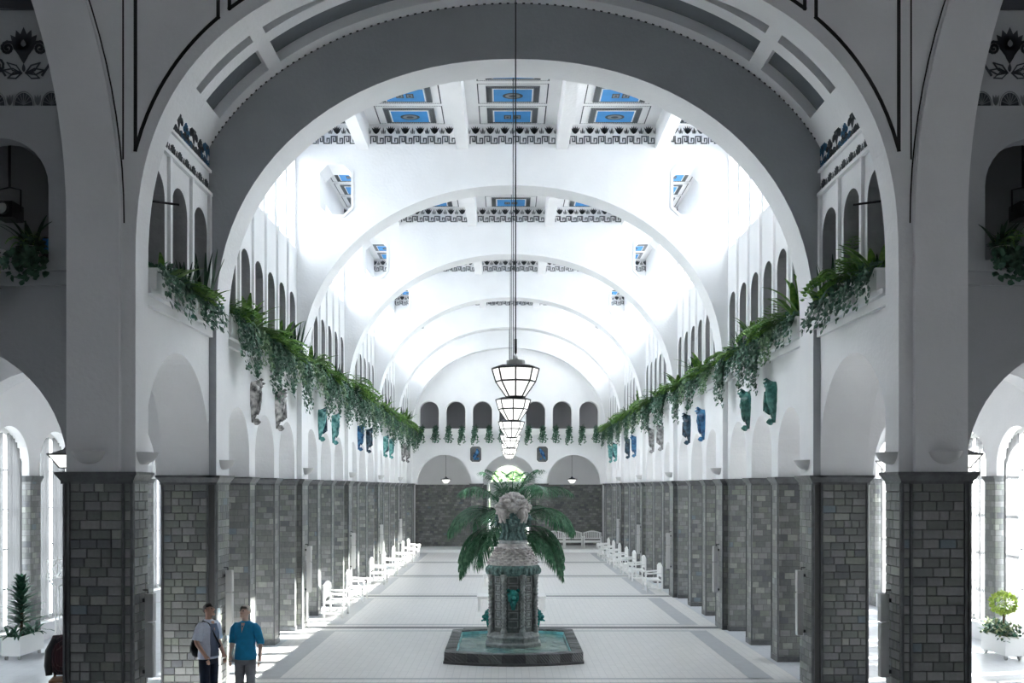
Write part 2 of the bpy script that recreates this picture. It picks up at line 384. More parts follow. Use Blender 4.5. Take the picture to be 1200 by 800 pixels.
# ------------------------------------------------------------------ nave side walls
def bay_bounds(k): return C[k] + HT, C[k + 1] - HT
walls = {}
OPEN, PIT = 0.90, 2.30
def arcade(k):
    ya, _ = bay_bounds(k); return [ya + PIT * (i + .5) for i in range(3)]
def gallery(k):
    ya, _ = bay_bounds(k); return [ya + 1.15 * (i + .5) for i in range(6)]
G1 = [15.72, 16.86, 18.0]
for s, nm in ((-1, 'wall_left'), (1, 'wall_right')):
    w = MB(); d0, d1 = s * XW, s * XB
    # first bay with one wide arch
    out = [(A1[1] - 0.02, CAP)] + arch_pts(16.88, 1.65, 4.20, CAP, 26) + [(C[0], CAP), (C[0], 12.6), (A1[1] - 0.02, 12.6)]
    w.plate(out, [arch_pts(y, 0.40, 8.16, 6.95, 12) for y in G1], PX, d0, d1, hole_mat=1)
    for k in range(5):
        out = [(C[k], CAP)]
        for y in arcade(k): out += arch_pts(y, OPEN, 4.36, CAP)
        out += [(C[k + 1], CAP), (C[k + 1], CLZ), (C[k], CLZ)]
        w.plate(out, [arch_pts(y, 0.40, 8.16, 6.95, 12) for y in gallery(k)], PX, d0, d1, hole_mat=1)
        # clerestory: recessed window wall, posts and lintel
        ya, yb = bay_bounds(k)
        w.plate([(C[k], CLZ), (C[k + 1], CLZ), (C[k + 1], CEIL), (C[k], CEIL)],
                [[(y - .44, 9.9), (y + .44, 9.9), (y + .44, 12.02), (y - .44, 12.02)] for y in gallery(k)], PX, s * (XW + .30), s * (XW + .56))
        w.box(s * (XW + .01), s * (XW + .30), ya, yb, 12.08, CEIL)
        for i in range(7):
            y = ya + 1.15 * i; w.box(s * (XW + .02), s * (XW + .30), max(ya, y - .11), min(yb, y + .11), CLZ, 12.08)
        for i in range(1, 6):
            y = ya + 1.15 * i; w.box(s * (XW - .055), s * XW, y - .055, y + .055, 6.95, CLZ + .02)
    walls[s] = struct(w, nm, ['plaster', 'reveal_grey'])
    r = MB()
    for y in ((G1[0] + G1[1]) / 2, (G1[1] + G1[2]) / 2, 18.47): r.box(s * (XW - .055), s * XW, y - .05, y + .05, 6.95, 8.9)
    r.build('rib', 'plaster', walls[s])
    # ledge under the gallery
    b = MB(); b.box(s * XW, s * (XW - .17), A1[1], C[0] - HT, 6.50, 6.58); b.box(s * XW, s * (XW - .07), A1[1], C[0] - HT, 6.36, 6.50); b.build('ledge', 'plaster', walls[s])
    for k in range(5):
        ya, yb = bay_bounds(k)
        b = MB(); b.box(s * XW, s * (XW - .17), ya, yb, 6.50, 6.58); b.box(s * XW, s * (XW - .07), ya, yb, 6.36, 6.50); b.build('ledge', 'plaster', walls[s])
    # gallery corridor behind the small arches
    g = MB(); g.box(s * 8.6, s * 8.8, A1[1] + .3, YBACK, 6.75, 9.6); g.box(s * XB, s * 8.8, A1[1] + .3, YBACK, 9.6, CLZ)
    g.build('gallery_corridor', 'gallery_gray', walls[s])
    # aisle ceiling and roof
    a = MB(); a.box(s * XB, s * (XO + .5), A1[1] + .3, YBACK, 6.35, 6.75); a.build('aisle_ceiling', 'plaster', walls[s])

# ------------------------------------------------------------------ outer aisle walls with windows
def win_ys(): return [15.72, 18.03 - .02] + [y for k in range(5) for y in arcade(k)]
AWIN = [16.88] + [y for k in range(5) for y in arcade(k)]
for s, nm in ((-1, 'wall_outer_left'), (1, 'wall_outer_right')):
    w = MB(); ys = [A1[1] + .3] + [(AWIN[i] + AWIN[i + 1]) / 2 for i in range(len(AWIN) - 1)] + [YBACK]
    for i, y in enumerate(AWIN):
        w.plate([(ys[i], 0), (ys[i + 1], 0), (ys[i + 1], 6.75), (ys[i], 6.75)], [arch_pts(y, .9, 4.12, 0.4)], PX, s * XO, s * (XO + .5))
    ow = struct(w, nm, 'plaster')
    t = MB()
    for i in range(len(AWIN) + 1):
        y0 = AWIN[i - 1] + .9 if i else A1[1] + .3; y1 = AWIN[i] - .9 if i < len(AWIN) else YBACK
        t.box(s * (XO - .03), s * (XO + .30), y0 - .012 if i else y0, y1 + .012 if i < len(AWIN) else y1, 0, 3.78)
    t.build('tile_facing', 'pier_tile', ow)
    t = MB()
    for i in range(len(AWIN) + 1):
        y0 = AWIN[i - 1] + .9 if i else A1[1] + .3; y1 = AWIN[i] - .9 if i < len(AWIN) else YBACK
        t.frustum(s * (XO - .04), s * (XO + .30), y0 - .02, y1 + .02, 3.78, s * (XO - .10), s * (XO + .30), y0 - .06, y1 + .06, 3.92)
    t.build('capital_band', 'cap_tile', ow)
# window assembly meshes (local: opening in the YZ plane, x = 0 on the glass, +x towards the room)
fr = MB()
op = arch_pts(0, .9, 4.12, .4); inn = arch_pts(0, .76, 4.12, .54)
fr.plate(op, [inn], PX, -.06, .06)
for yy in (-.26, .26): fr.box(-.02, .02, yy - .015, yy + .015, .5, 4.78)
for zz in (1.35, 2.25, 3.15, 4.05): fr.box(-.022, .022, -.8, .8, zz - .018, zz + .018)
m_wframe = fr.mesh('window_frame', 'white_paint')
gl = MB(); gl.plate(arch_pts(0, .78, 4.12, .52), [], PX, -.004, .004); m_wpane = gl.mesh('pane', 'glass')
cu = MB(); vsn = []; n = 46
for side in (-1, 1):
    pts = [(side * (.13 + .62 * i / n)) for i in range(n + 1)]
    vs_ = []; fs_ = []
    for i, yy in enumerate(pts):
        top = 4.12 + math.sqrt(max(0, .76 ** 2 - yy * yy)); xx = .16 + .035 * math.sin(i * 1.55) + .012 * math.sin(i * .7)
        vs_ += [(xx, yy, .46), (xx, yy, top)]
    for i in range(n): fs_.append((2 * i, 2 * i + 2, 2 * i + 3, 2 * i + 1))
    cu.add(vs_, fs_)
m_curtain = cu.mesh('curtain', 'curtain', smooth='all', recalc=False)
wn_i = 1
for s in (-1, 1):
    for i, y in enumerate(AWIN):
        e = empty('window_%d' % wn_i, (s * (XO + .30), y, 0), pi if s > 0 else 0); e['kind'] = 'structure'; wn_i += 1
        link('window_frame', m_wframe, e); link('pane', m_wpane, e); link('curtain', m_curtain, e)
cf = MB(); cf.plate([(-.44, 9.9), (.44, 9.9), (.44, 12.02), (-.44, 12.02)], [[(-.39, 9.95), (.39, 9.95), (.39, 11.97), (-.39, 11.97)]], PX, -.03, .03)
cf.box(-.02, .02, -.4, .4, 10.94, 10.97); m_cf = cf.mesh('window_frame', 'white_paint')
cp = MB(); cp.box(-.004, .004, -.40, .40, 9.94, 11.98); m_cp = cp.mesh('pane', 'glass')
for s in (-1, 1):
    for k in range(5):
        for y in gallery(k):
            e = empty('window_%d' % wn_i, (s * (XW + .46), y, 0), pi if s > 0 else 0); e['kind'] = 'structure'; wn_i += 1
            link('window_frame', m_cf, e); link('pane', m_cp, e)

# ------------------------------------------------------------------ cross arches
def ell_notch(a, b, z, bottom, seg=48, n=2.1):
    sg = lambda c: (1 if c >= 0 else -1) * abs(c) ** (2 / n)
    return [(-a, bottom)] + [(-a * sg(math.cos(pi * i / seg)), z + b * sg(math.sin(pi * i / seg) if 0 < i < seg else 0.0)) for i in range(seg + 1)] + [(a, bottom)]
def octagon(cx, cz, w, h, c):
    return [(cx - w + c, cz - h), (cx + w - c, cz - h), (cx + w, cz - h + c), (cx + w, cz + h - c), (cx + w - c, cz + h), (cx - w + c, cz + h), (cx - w, cz + h - c), (cx - w, cz - h + c)]
for k in range(5):
    y0, y1 = C[k] - HT, C[k] + HT
    w = MB(); xo = XW + (.30 if k else 0.0)
    out = [(-XW, CAP)] + ell_notch(EA, EB, EZ, CAP) + [(XW, CAP), (XW, CLZ), (XW + .30, CLZ), (XW + .30, CEIL), (-XW - .30, CEIL), (-XW - .30, CLZ), (-XW, CLZ)]
    holes = [octagon(sx * 4.53, 11.28, .40, .64, .20) for sx in (-1, 1)] if k else []
    w.plate(out, holes, PY, y0, y1)
    if k:   # bevelled frame round the octagons
        for sx in (-1, 1): w.plate(octagon(sx * 4.53, 11.28, .46, .70, .23), [octagon(sx * 4.53, 11.28, .40, .64, .20)], PY, y0 - .03, y0)
    wc = struct(w, 'wall_cross_%d' % (k + 1), 'plaster')
    if k == 0:
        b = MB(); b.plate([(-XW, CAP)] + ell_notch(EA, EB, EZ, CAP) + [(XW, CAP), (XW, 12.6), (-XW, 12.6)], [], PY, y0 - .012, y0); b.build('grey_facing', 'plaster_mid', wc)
    for s in (-1, 1):   # cross arch in the aisle
        a = MB(); p = [(XB, CAP)] + arch_pts(8.45, 1.92, CAP + .02, CAP, 24) + [(XO, CAP), (XO, 6.35), (XB, 6.35)]
        a.plate([(s * x, z) for x, z in p], [], PY, C[k] - .3, C[k] + .3)
        a.box(s * 10.37, s * XO, C[k] - .3, C[k] + .3, 0, CAP)
        struct(a, 'wall_aisle_%d' % (2 * k + (1 if s < 0 else 2)), 'plaster')
# thin frame arch in front of the end wall
w = MB(); w.plate([(-XW, CAP)] + ell_notch(EA, EB, EZ, CAP) + [(XW, CAP), (XW, CEIL), (-XW, CEIL)], [], PY, YEND - .5, YEND)
struct(w, 'trim_1', 'plaster')

# ------------------------------------------------------------------ end wall
GE = [1.49 * i for i in range(-3, 4)]
w = MB(); out = [(-5.9, CAP)]
for cx in (-3.63, 0, 3.63): out += arch_pts(cx, 1.50, 3.97, CAP, 22)
out += [(5.9, CAP), (5.9, CEIL), (-5.9, CEIL)]
w.plate(out, [arch_pts(x, .54, 7.93, 6.92, 14) for x in GE], PY, YEND, YEND + .6)
wall_end = struct(w, 'wall_end', 'plaster')
for x in GE:
    b = MB(); b.plate(arch_pts(x, .62, 7.93, 6.92, 14), [arch_pts(x, .545, 7.93, 6.92 + 1e-4, 14)], PY, YEND - .02, YEND); b.build('arch_moulding', 'white_paint', wall_end)
b = MB(); b.box(-5.4, 5.4, YEND - .10, YEND, 6.5, 6.58); b.build('ledge', 'plaster', wall_end)
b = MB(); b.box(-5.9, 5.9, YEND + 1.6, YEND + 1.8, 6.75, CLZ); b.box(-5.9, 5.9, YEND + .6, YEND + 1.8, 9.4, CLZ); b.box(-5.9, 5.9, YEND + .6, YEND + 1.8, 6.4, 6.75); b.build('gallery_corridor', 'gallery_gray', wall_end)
w = MB(); w.plate([(-XO - .5, 0), (XO + .5, 0), (XO + .5, CEIL), (-XO - .5, CEIL)], [arch_pts(0, 1.17, 3.88, .02, 22)], PY, YBACK, YBACK + .4)
wall_back = struct(w, 'wall_back', 'plaster')
for x0, x1 in ((-XO, -1.3), (1.3, XO)):
    b = MB(); b.box(x0, x1, YBACK - .06, YBACK, 0, CAP - .05); b.build('tile_facing', 'pier_tile', wall_back)
b = MB(); b.box(-XB, XB, YEND + .6, YBACK, 6.2, 6.4); struct(b, 'ceiling_annexe', 'plaster')
for s in (-1, 1):
    b = MB(); b.box(s * 5.55, s * 5.75, YEND + .6, YBACK - .1, 0, 6.2); struct(b, 'wall_annexe_left' if s < 0 else 'wall_annexe_right', 'plaster')
for x0, x1 in ((-5.2, -2.1), (2.1, 5.2)):
    b = MB(); b.box(x0, x1, YEND + .15, YBACK - .1, 0, .16); struct(b, 'floor_annexe_left' if x0 < 0 else 'floor_annexe_right', 'white_paint')
e = empty('window_%d' % wn_i, (0, YBACK + .2, 0)); e['kind'] = 'structure'; wn_i += 1
f = MB(); f.plate(arch_pts(0, 1.17, 3.88, .02, 22), [arch_pts(0, 1.07, 3.88, .12, 22)], PY, -.06, .06)
f.lathe([(.50, -.02), (.53, -.02), (.53, .02), (.50, .02)], 20, (0, 0, 0))
f.v = [(x, y, z) if not (abs(z) < .03 and x * x + y * y < .3 and abs(y) > .061 or abs(z) == .02) else (x, z, 3.95 + abs(y)) for x, y, z in f.v]
for a in range(1, 8):
    an = pi * a / 8; f.tube([(.52 * math.cos(an), 0, 3.95 + .52 * math.sin(an)), (1.1 * math.cos(an), 0, 3.9 + 1.1 * math.sin(an))], .018, 5)
for xx in (-.7, -.35, 0, .35, .7): f.box(xx - .02, xx + .02, -.03, .03, .1, 3.95)
for zz in (.9, 1.8, 2.7, 3.6, 3.95): f.box(-1.1, 1.1, -.03, .03, zz - .02, zz + .02)
f.build('window_frame', 'white_paint', e)
p = MB(); p.plate(arch_pts(0, 1.1, 3.88, .1, 22), [], PY, -.004, .004); p.build('pane', 'glass', e)

# ------------------------------------------------------------------ ceiling with beams and painted panels
c_ = MB(); c_.box(-XW - .6, XW + .6, C[0] - HT, YBACK, CEIL, CEIL + .3)
ceiling = struct(c_, 'ceiling', 'plaster')
BX = (-3.83, -1.28, 1.28, 3.83)
pb = MB(); pb.box(-.63, .63, -.48, .48, -.03, 0); m_pb = pb.mesh('ceiling_panel', 'ornament_mid')
pd = MB()
for i in range(26):
    x = -.60 + 1.2 * i / 25
    for yy in (-.45, .45): pd.box(x - .012, x + .012, yy - .025, yy + .025, -.036, -.03)
for i in range(16):
    y = -.42 + .84 * i / 15
    for xx in (-.56, .56): pd.box(xx - .055, xx + .055, y - .012, y + .012, -.036, -.03)
m_pd = pd.mesh('border_pattern', 'ornament')
pw = MB(); pw.box(-.48, .48, -.385, .385, -.04, -.03); m_pw = pw.mesh('white_border', 'white_paint')
pf = MB(); pf.box(-.45, .45, -.355, .355, -.05, -.04); m_pf = pf.mesh('blue_field', 'panel_blue')
md = []
q = MB()
for sx in (-1, 1):
    for a in range(3): q.plate([(sx * .12 + xx * (.09 - .03 * a), zz * (.13 - .04 * a)) for xx, zz in ((-1, -1), (1, -1), (1, 1), (-1, 1))], [], lambda x, y, d: (x, y, d), -.056 - .002 * a, -.05, a % 2)
md.append(q.mesh('medallion', ['ornament', 'ornament_mid']))
q = MB()
for a, rr in enumerate((.24, .18, .09)): q.plate([(rr * math.cos(t * pi / 12), rr * .75 * math.sin(t * pi / 12)) for t in range(24)], [], lambda x, y, d: (x, y, d), -.056 - .002 * a, -.05, a % 2)
md.append(q.mesh('medallion', ['ornament', 'ornament_mid']))
dl = MB()
for i in range(40):
    y = -.6 + 1.2 * i / 39
    for xx in (-.82, .82): dl.box(xx - .012, xx + .012, y - .009, y + .009, -.008, 0)
for i in range(52):
    x = -.82 + 1.64 * i / 51
    for yy in (-.6, .6): dl.box(x - .009, x + .009, yy - .010, yy + .010, -.008, 0)
m_dl = dl.mesh('dotted_line', 'ornament')
for k in range(5):
    ya, yb = bay_bounds(k); ym = (ya + yb) / 2
    for bx in BX:
        b = MB(); b.box(bx - .15, bx + .15, ya, yb, CEIL - .62, CEIL); b.build('beam', 'plaster', ceiling)
    for ci, cx in enumerate((-4.75, -2.555, 0, 2.555, 4.75)):
        for r_ in range(5):
            y = ym + 1.38 * (r_ - 2)
            if k > 2 and r_ < 3: continue
            o = link('ceiling_panel', m_pb, ceiling); o.location = (cx, y, CEIL)
            if ci in (0, 4): o.scale = (.82, 1, 1)
            for nm, me in (('border_pattern', m_pd), ('white_border', m_pw), ('blue_field', m_pf), ('medallion', md[(r_ + ci) % 2]), ('dotted_line', m_dl)):
                if k > 1 and nm in ('dotted_line', 'border_pattern'): continue
                link(nm, me, o)

# friezes: key pattern and palmettes, drawn as thin relief
def strip(mb, P, pts, w, d, mat=0):
    for (a, b), (c, e) in zip(pts[:-1], pts[1:]):
        L = math.hypot(c - a, e - b)
        if L < 1e-6: continue
        nx, ny = -(e - b) / L * w / 2, (c - a) / L * w / 2; ex, ey = (c - a) / L * w / 2, (e - b) / L * w / 2
        mb.plate([(a + nx - ex, b + ny - ey), (a - nx - ex, b - ny - ey), (c - nx + ex, e - ny + ey), (c + nx + ex, e + ny + ey)], [], P, d[0], d[1], mat)
def key_band(mb, P, u0, u1, z, h, d):
    n = max(1, round((u1 - u0) / .36)); p = (u1 - u0) / n; w = .026
    for i in range(n):
        u = u0 + i * p
        strip(mb, P, [(u + .03, z), (u + .03, z + h), (u + .43 * p, z + h), (u + .43 * p, z + .28 * h), (u + .26 * p, z + .28 * h), (u + .26 * p, z + .7 * h)], w, d)
        strip(mb, P, [(u + .53 * p, z + h), (u + .53 * p, z), (u + .95 * p, z), (u + .95 * p, z + .72 * h), (u + .76 * p, z + .72 * h), (u + .76 * p, z + .3 * h)], w, d)
def petal(P, mb, cu, cv, ang, L, w, d, mat=0, r0=0.0):
    pts = []
    for i in range(9):
        t = i / 8; pts.append((r0 + L * t, w * math.sin(pi * t ** .8)))
    pts = pts + [(a, -b) for a, b in reversed(pts[1:-1])]
    ca, sa = math.cos(ang), math.sin(ang)
    mb.plate([(cu + a * ca - b * sa, cv + a * sa + b * ca) for a, b in pts], [], P, d[0], d[1], mat)
def palmette_band(mb, P, u0, u1, z, h, d):
    n = max(1, round((u1 - u0) / (1.75 * h))); p = (u1 - u0) / n
    for i in range(n):
        u = u0 + (i + .5) * p
        for a in range(-2, 3): petal(P, mb, u, z + h * .02, pi / 2 + a * .30, h * (.98 - .02 * abs(a)), h * .13, d, 0)
        for sg in (-1, 1):
            if not (i == 0 and sg < 0): pass
            petal(P, mb, u + sg * p * .5, z, pi / 2, h * .8, h * .10, d, 1)
            petal(P, mb, u + sg * p * .42, z, pi / 2 + sg * .25, h * .55, h * .07, d, 1)
for k in range(1, 6):
    y = (C[k] - HT) if k < 5 else YEND - .5
    segs = [(-5.7, -3.98), (-3.68, -1.43), (-1.13, 1.13), (1.43, 3.68), (3.98, 5.7)]
    host = bpy.data.objects['wall_cross_%d' % (k + 1)] if k < 5 else bpy.data.objects['trim_1']
    m1 = MB(); m2 = MB()
    for u0, u1 in segs:
        if k == 5 and abs(u0) > 5.5: u0 = -5.5
        key_band(m1, PY, u0 + .02, u1 - .02, 12.47, .18, (y - .012, y)); palmette_band(m2, PY, u0, u1, 12.71, .21, (y - .012, y))
    m1.build('key_frieze', 'ornament', host); m2.build('palmette_frieze', ['ornament', 'ornament_mid'], host)

# ------------------------------------------------------------------ first bay: coffered vault
VA, VB, VZ = 5.93, 4.10, 8.30
y0v, y1v = A1[1] - .02, C[0] - HT
f0 = math.acos(XW / VA)
def vp(ph, y, off): return ((VA + off) * math.cos(ph), y, VZ + (VB + off) * math.sin(ph))
def curved(mb, pa, pb_, ya, yb, o0, o1, mat=0):
    n = max(2, int((pb_ - pa) / .05)); vs_ = []; fs_ = []
    for i in range(n + 1):
        ph = pa + (pb_ - pa) * i / n
        vs_ += [vp(ph, ya, o0), vp(ph, yb, o0), vp(ph, yb, o1), vp(ph, ya, o1)]
    for i in range(n):
        for q in range(4): fs_.append((4 * i + q, 4 * i + (q + 1) % 4, 4 * i + 4 + (q + 1) % 4, 4 * i + 4 + q))
    fs_ += [(0, 1, 2, 3), (4 * n, 4 * n + 3, 4 * n + 2, 4 * n + 1)]
    mb.add(vs_, fs_, mat)
pA, pB_, pC = math.acos(5.25 / VA), math.acos(4.37 / VA), math.acos(4.165 / VA)
v = MB(); rows = [(16.80, 17.07), (17.38, 18.20)]
for a, b2 in ((y0v, rows[0][0]), (rows[0][1], rows[1][0]), (rows[1][1], y1v)): curved(v, f0, pi - f0, a, b2, 0, .26)
for a, b2 in rows:
    for p0, p1 in ((f0, pA), (pB_, pC), (pi - pC, pi - pB_), (pi - pA, pi - f0)): curved(v, p0, p1, a, b2, 0, .26)
vault = struct(v, 'ceiling_vault', 'plaster', smooth=True)
for a, b2 in rows:
    for p0, p1 in ((pA, pB_), (pC, pi - pC), (pi - pB_, pi - pA)):
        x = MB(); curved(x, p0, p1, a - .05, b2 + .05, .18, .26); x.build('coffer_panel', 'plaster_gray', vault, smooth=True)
d = MB()
L = 0.0; ph = f0 + .03
while ph < pi - f0 - .03:
    if int(round((ph - f0) / .012)) % 2 == 0: curved(d, ph, ph + .008, y1v - .05, y1v - .012, -.012, 0)
    ph += .012
for a, b2 in rows:
    for p0, p1 in ((pA, pB_), (pC, pi - pC), (pi - pB_, pi - pA)):
        ph = p0 + .01
        while ph < p1 - .01:
            curved(d, ph, ph + .008, a + .0, a + .05, .10, .15); ph += .02
d.build('dentil_line', 'line_dark', vault)
roof = MB(); roof.box(-7, 7, A1[1] - .02, C[0] - HT, CEIL, CEIL + .3); roof.build('vault_roof', 'plaster', vault)

# ------------------------------------------------------------------ front cross wall of the hall
SPR, RC = 7.40, 10.2
def flank(z, x0):   # inner line of the tall side arch
    return x0 if z <= SPR else x0 + RC - math.sqrt(RC * RC - (z - SPR) ** 2)
zs = [SPR + i * .38 for i in range(21)]
FA, FB = XA, 4.42
out = [(-6.38, CAP)] + ell_notch(FA, FB, EZ, CAP, 64, 2.5) + [(6.38, CAP)] + [(flank(z, 6.38), z) for z in zs] + [(-flank(z, 6.38), z) for z in reversed(zs)]
w = MB(); w.plate(out, [], PY, A1[0] + .09, A1[1])
wall_front = struct(w, 'wall_front', 'plaster')
for s in (-1, 1):
    b = MB(); pts = [(6.34, CAP)] + [(flank(z, 6.34), z) for z in zs] + [(flank(z, 5.60), z) for z in reversed(zs)] + [(5.60, CAP)]
    b.plate([(s * x, z) for x, z in pts], [], PY, A1[0], A1[0] + .09); b.build('arch_band', 'plaster', wall_front)
    ln = MB(); dd = (A1[0] + .084, A1[0] + .09)
    LA, LB = FA + .17, FB + .23; sup = lambda x: EZ + LB * (1 - abs(x / LA) ** 2.5) ** .4
    curve = [(x, sup(x)) for x in [5.40 - i * (5.40 - 4.23) / 14 for i in range(15)]]
    strip(ln, PY, [(s * x, z) for x, z in [(5.40, 14.6)] + curve + [(4.23, 14.6)]], .05, dd)
    curve = [(x, sup(x)) for x in [4.07 - i * 3.97 / 24 for i in range(25)]]
    strip(ln, PY, [(s * x, z) for x, z in [(4.07, 14.6)] + curve], .05, dd)
    strip(ln, PY, [(s * 5.575, 8.3), (s * 5.575, 14.6)], .022, dd)
    strip(ln, PY, [(s * (flank(z, 5.56)), z) for z in zs], .02, dd)
    ln.build('painted_line', 'line_dark', wall_front)
    # recessed side wall with aisle arch and balcony openings
    w = MB(); p = [(6.36, CAP)] + arch_pts(8.5, 1.92, CAP + .02, CAP, 28) + [(13, CAP), (13, 15), (6.36, 15)]
    w.plate([(s * x, z) for x, z in p], [[(s * x, z) for x, z in arch_pts(cx, .69, 8.07, 6.95, 16)] for cx in (7.55, 9.25)], PY, A1[1], A1[1] + .3)
    w.box(s * 10.42, s * 13, A1[1], A1[1] + .3, 0, CAP)
    rw = struct(w, 'wall_recess_left' if s < 0 else 'wall_recess_right', 'plaster_recess')
    b = MB(); b.box(s * 6.38, s * 12, A1[1] - .14, A1[1], 6.80, 6.95); b.box(s * 6.38, s * 12, A1[1] - .08, A1[1], 6.60, 6.80); b.build('ledge', 'plaster_recess', rw)
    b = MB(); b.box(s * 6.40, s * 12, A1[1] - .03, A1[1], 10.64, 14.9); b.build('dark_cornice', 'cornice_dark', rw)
    b = MB(); Pm = lambda a, bb, d_, s=s: (s * a, d_, bb)
    
    for i in range(9):
        u = 6.40 + .41 * i; dd_ = (A1[1] - .010, A1[1]); du_ = (A1[1] - .016, A1[1])
        b.plate([(u + .13 * math.cos(pi * q / 14), 9.24 + .185 * math.sin(pi * q / 14)) for q in range(15)], [], Pm, *dd_)
        for a in range(-3, 4): strip(b, Pm, [(u, 9.25), (u + .115 * math.sin(a * .42), 9.25 + .16 * math.cos(a * .42))], .010, du_, 1)
        for a in (-.5, 0, .5): petal(Pm, b, u + .205, 9.24, pi / 2 + a * .55, .16, .022, dd_, 1)
        strip(b, Pm, [(u + .150 * math.cos(pi * q / 14), 9.24 + .205 * math.sin(pi * q / 14)) for q in range(15)], .010, dd_, 1)
    b.build('palmette_frieze', ['ornament', 'ornament_mid'], rw)
    def floral(mb, P, u, z, h, d, mats=(0, 1)):
        for a in range(-2, 3): petal(P, mb, u, z + h * .52, pi / 2 + a * .34, h * (.46 - .03 * abs(a)), h * .085, d, mats[0])
        petal(P, mb, u, z + h * .72, -pi / 2, h * .44, h * .115, d, mats[0]); petal(P, mb, u, z + h * .60, pi / 2, h * .14, h * .05, (d[0] * 1.5 - d[1] * .5, d[1]), mats[1]); petal(P, mb, u, z + h * .12, pi / 2, h * .16, h * .03, d, mats[0])
        for sg in (-1, 1):
            cc = (u + sg * h * .31, z + h * .58)
            spi = [(cc[0] - sg * (h * .14 * (1 - t / 24)) * math.cos(t * .55), cc[1] + (h * .14 * (1 - t / 24)) * math.sin(t * .55)) for t in range(21)]
            strip(mb, P, [(u + sg * h * .05, z + h * .42)] + spi, h * .045, d, mats[0])
            cc = (u + sg * h * .66, z + h * .26)
            spi = [(cc[0] - sg * (h * .17 * (1 - t / 26)) * math.cos(t * .55), cc[1] - (h * .17 * (1 - t / 26)) * math.sin(t * .55)) for t in range(23)]
            strip(mb, P, [(u + sg * h * .36, z + h * .06)] + spi, h * .04, d, mats[0])
            for a, ln_ in ((.15, .36), (.62, .34), (-.35, .28)):
                an_ = pi / 2 - sg * (pi / 2 - a); L_ = h * ln_; w_ = h * .06; bu, bv = u + sg * h * .04, z + h * .10
                tip = (bu + L_ * math.cos(an_), bv + L_ * math.sin(an_)); mu, mv = bu + L_ * .5 * math.cos(an_), bv + L_ * .5 * math.sin(an_); nx, ny = -math.sin(an_) * w_, math.cos(an_) * w_
                strip(mb, P, [(bu, bv), (mu + nx, mv + ny), tip, (mu - nx, mv - ny), (bu, bv)], h * .022, d, mats[0])
    b = MB()
    for u in (7.22, 8.12, 9.02): floral(b, Pm, u, 9.64, .76, (A1[1] - .012, A1[1]))
    b.build('floral_frieze', ['ornament', 'ornament_mid'], rw)
    # painted friezes on the side wall of the first bay
    Pw = lambda a, bb, d_, s=s: (s * d_, a, bb)
    b = MB(); b.box(s * XW, s * (XW - .07), y0v, y1v, 8.90, 8.96); b.box(s * XW, s * (XW - .05), y0v, y1v, 9.33, 9.38); b.build('moulding', 'plaster', walls[s])
    b = MB(); palmette_band(b, Pw, 15.6, y1v, 8.975, .20, (XW - .012, XW)); b.build('palmette_frieze', ['ornament', 'ornament_mid'], walls[s])
    b = MB()
    for i, y in enumerate((15.6, 16.0, 16.4, 16.8, 17.2, 17.6, 18.0, 18.36)): floral(b, Pw, y, 9.40, .50 if i % 2 else .38, (XW - .012, XW), (2, 0) if i % 3 == 1 else (0, 1))
    b.build('floral_frieze', ['ornament', 'ornament_mid', 'ornament_blue'], walls[s])
# hall in which the camera stands
h = MB(); h.box(-13.3, 13.3, -6.3, -6, 0, 15); struct(h, 'wall_rear', 'hall_dark')
for s, nm in ((-1, 'wall_hall_left'), (1, 'wall_hall_right')):
    h = MB(); h.plate([(-6, 0), (A1[1] + .3, 0), (A1[1] + .3, 15), (-6, 15)], [arch_pts(y, .9, 4.12, .4) for y in (5.5,)], PX, s * 13, s * 13.3); struct(h, nm, 'hall_dark')
    for y in (5.5,):
        e = empty('window_%d' % wn_i, (s * 13.2, y, 0), pi if s > 0 else 0); e['kind'] = 'structure'; wn_i += 1  # added window, out of view, put in to brighten the front walls
        link('window_frame', m_wframe, e); link('pane', m_wpane, e); link('curtain', m_curtain, e)
h = MB(); h.box(-13.3, 13.3, -6.3, A1[1] + .3, 15, 15.3); struct(h, 'ceiling_hall', 'hall_dark')
h = MB(); h.box(-13, 13, -6, 12.6, 0, .01); h.build('hall_bounce_cover', 'hall_dark', floor)  # unseen cover added over the hall floor to temper bounced light

# ------------------------------------------------------------------ tiled piers
tile_cache = {}
def tile_mesh(w, h, t=.018):
    key = (round(w, 3), round(h, 3))
    if key not in tile_cache:
        m_ = MB(); e = .006; m_.frustum(0, w, 0, t, 0, 0, w, 0, t, h)
        m_ = MB(); vs_ = [(0, 0, 0), (w, 0, 0), (w, 0, h), (0, 0, h), (e, -t, e), (w - e, -t, e), (w - e, -t, h - e), (e, -t, h - e)]
        m_.add(vs_, [(4, 5, 6, 7), (0, 1, 5, 4), (1, 2, 6, 5), (2, 3, 7, 6), (3, 0, 4, 7)])
        tile_cache[key] = m_.mesh('tile', 'tile_piece', recalc=False)
    return tile_cache[key]
WIDTHS = (.14, .20, .24, .29)
def tile_face(parent, org, udir, width, rz, z0=.0, z1=3.72, rng=R):
    rows = 28; rh = (z1 - z0) / rows
    for r_ in range(rows):
        u = 0.0; first = True
        while u < width - .03:
            w = rng.choice(WIDTHS)
            if first and r_ % 2: w = rng.choice((.14, .20))
            first = False
            if width - u - w < .10: w = width - u
            w = round(min(w, width - u), 2) if width - u - w > .02 else width - u
            o = link('tile', tile_mesh(w - .007, rh - .007), parent)
            o.location = (org[0] + udir[0] * (u + .0035), org[1] + udir[1] * (u + .0035), z0 + r_ * rh + .0035); o.rotation_euler = (0, 0, rz)
            u += w
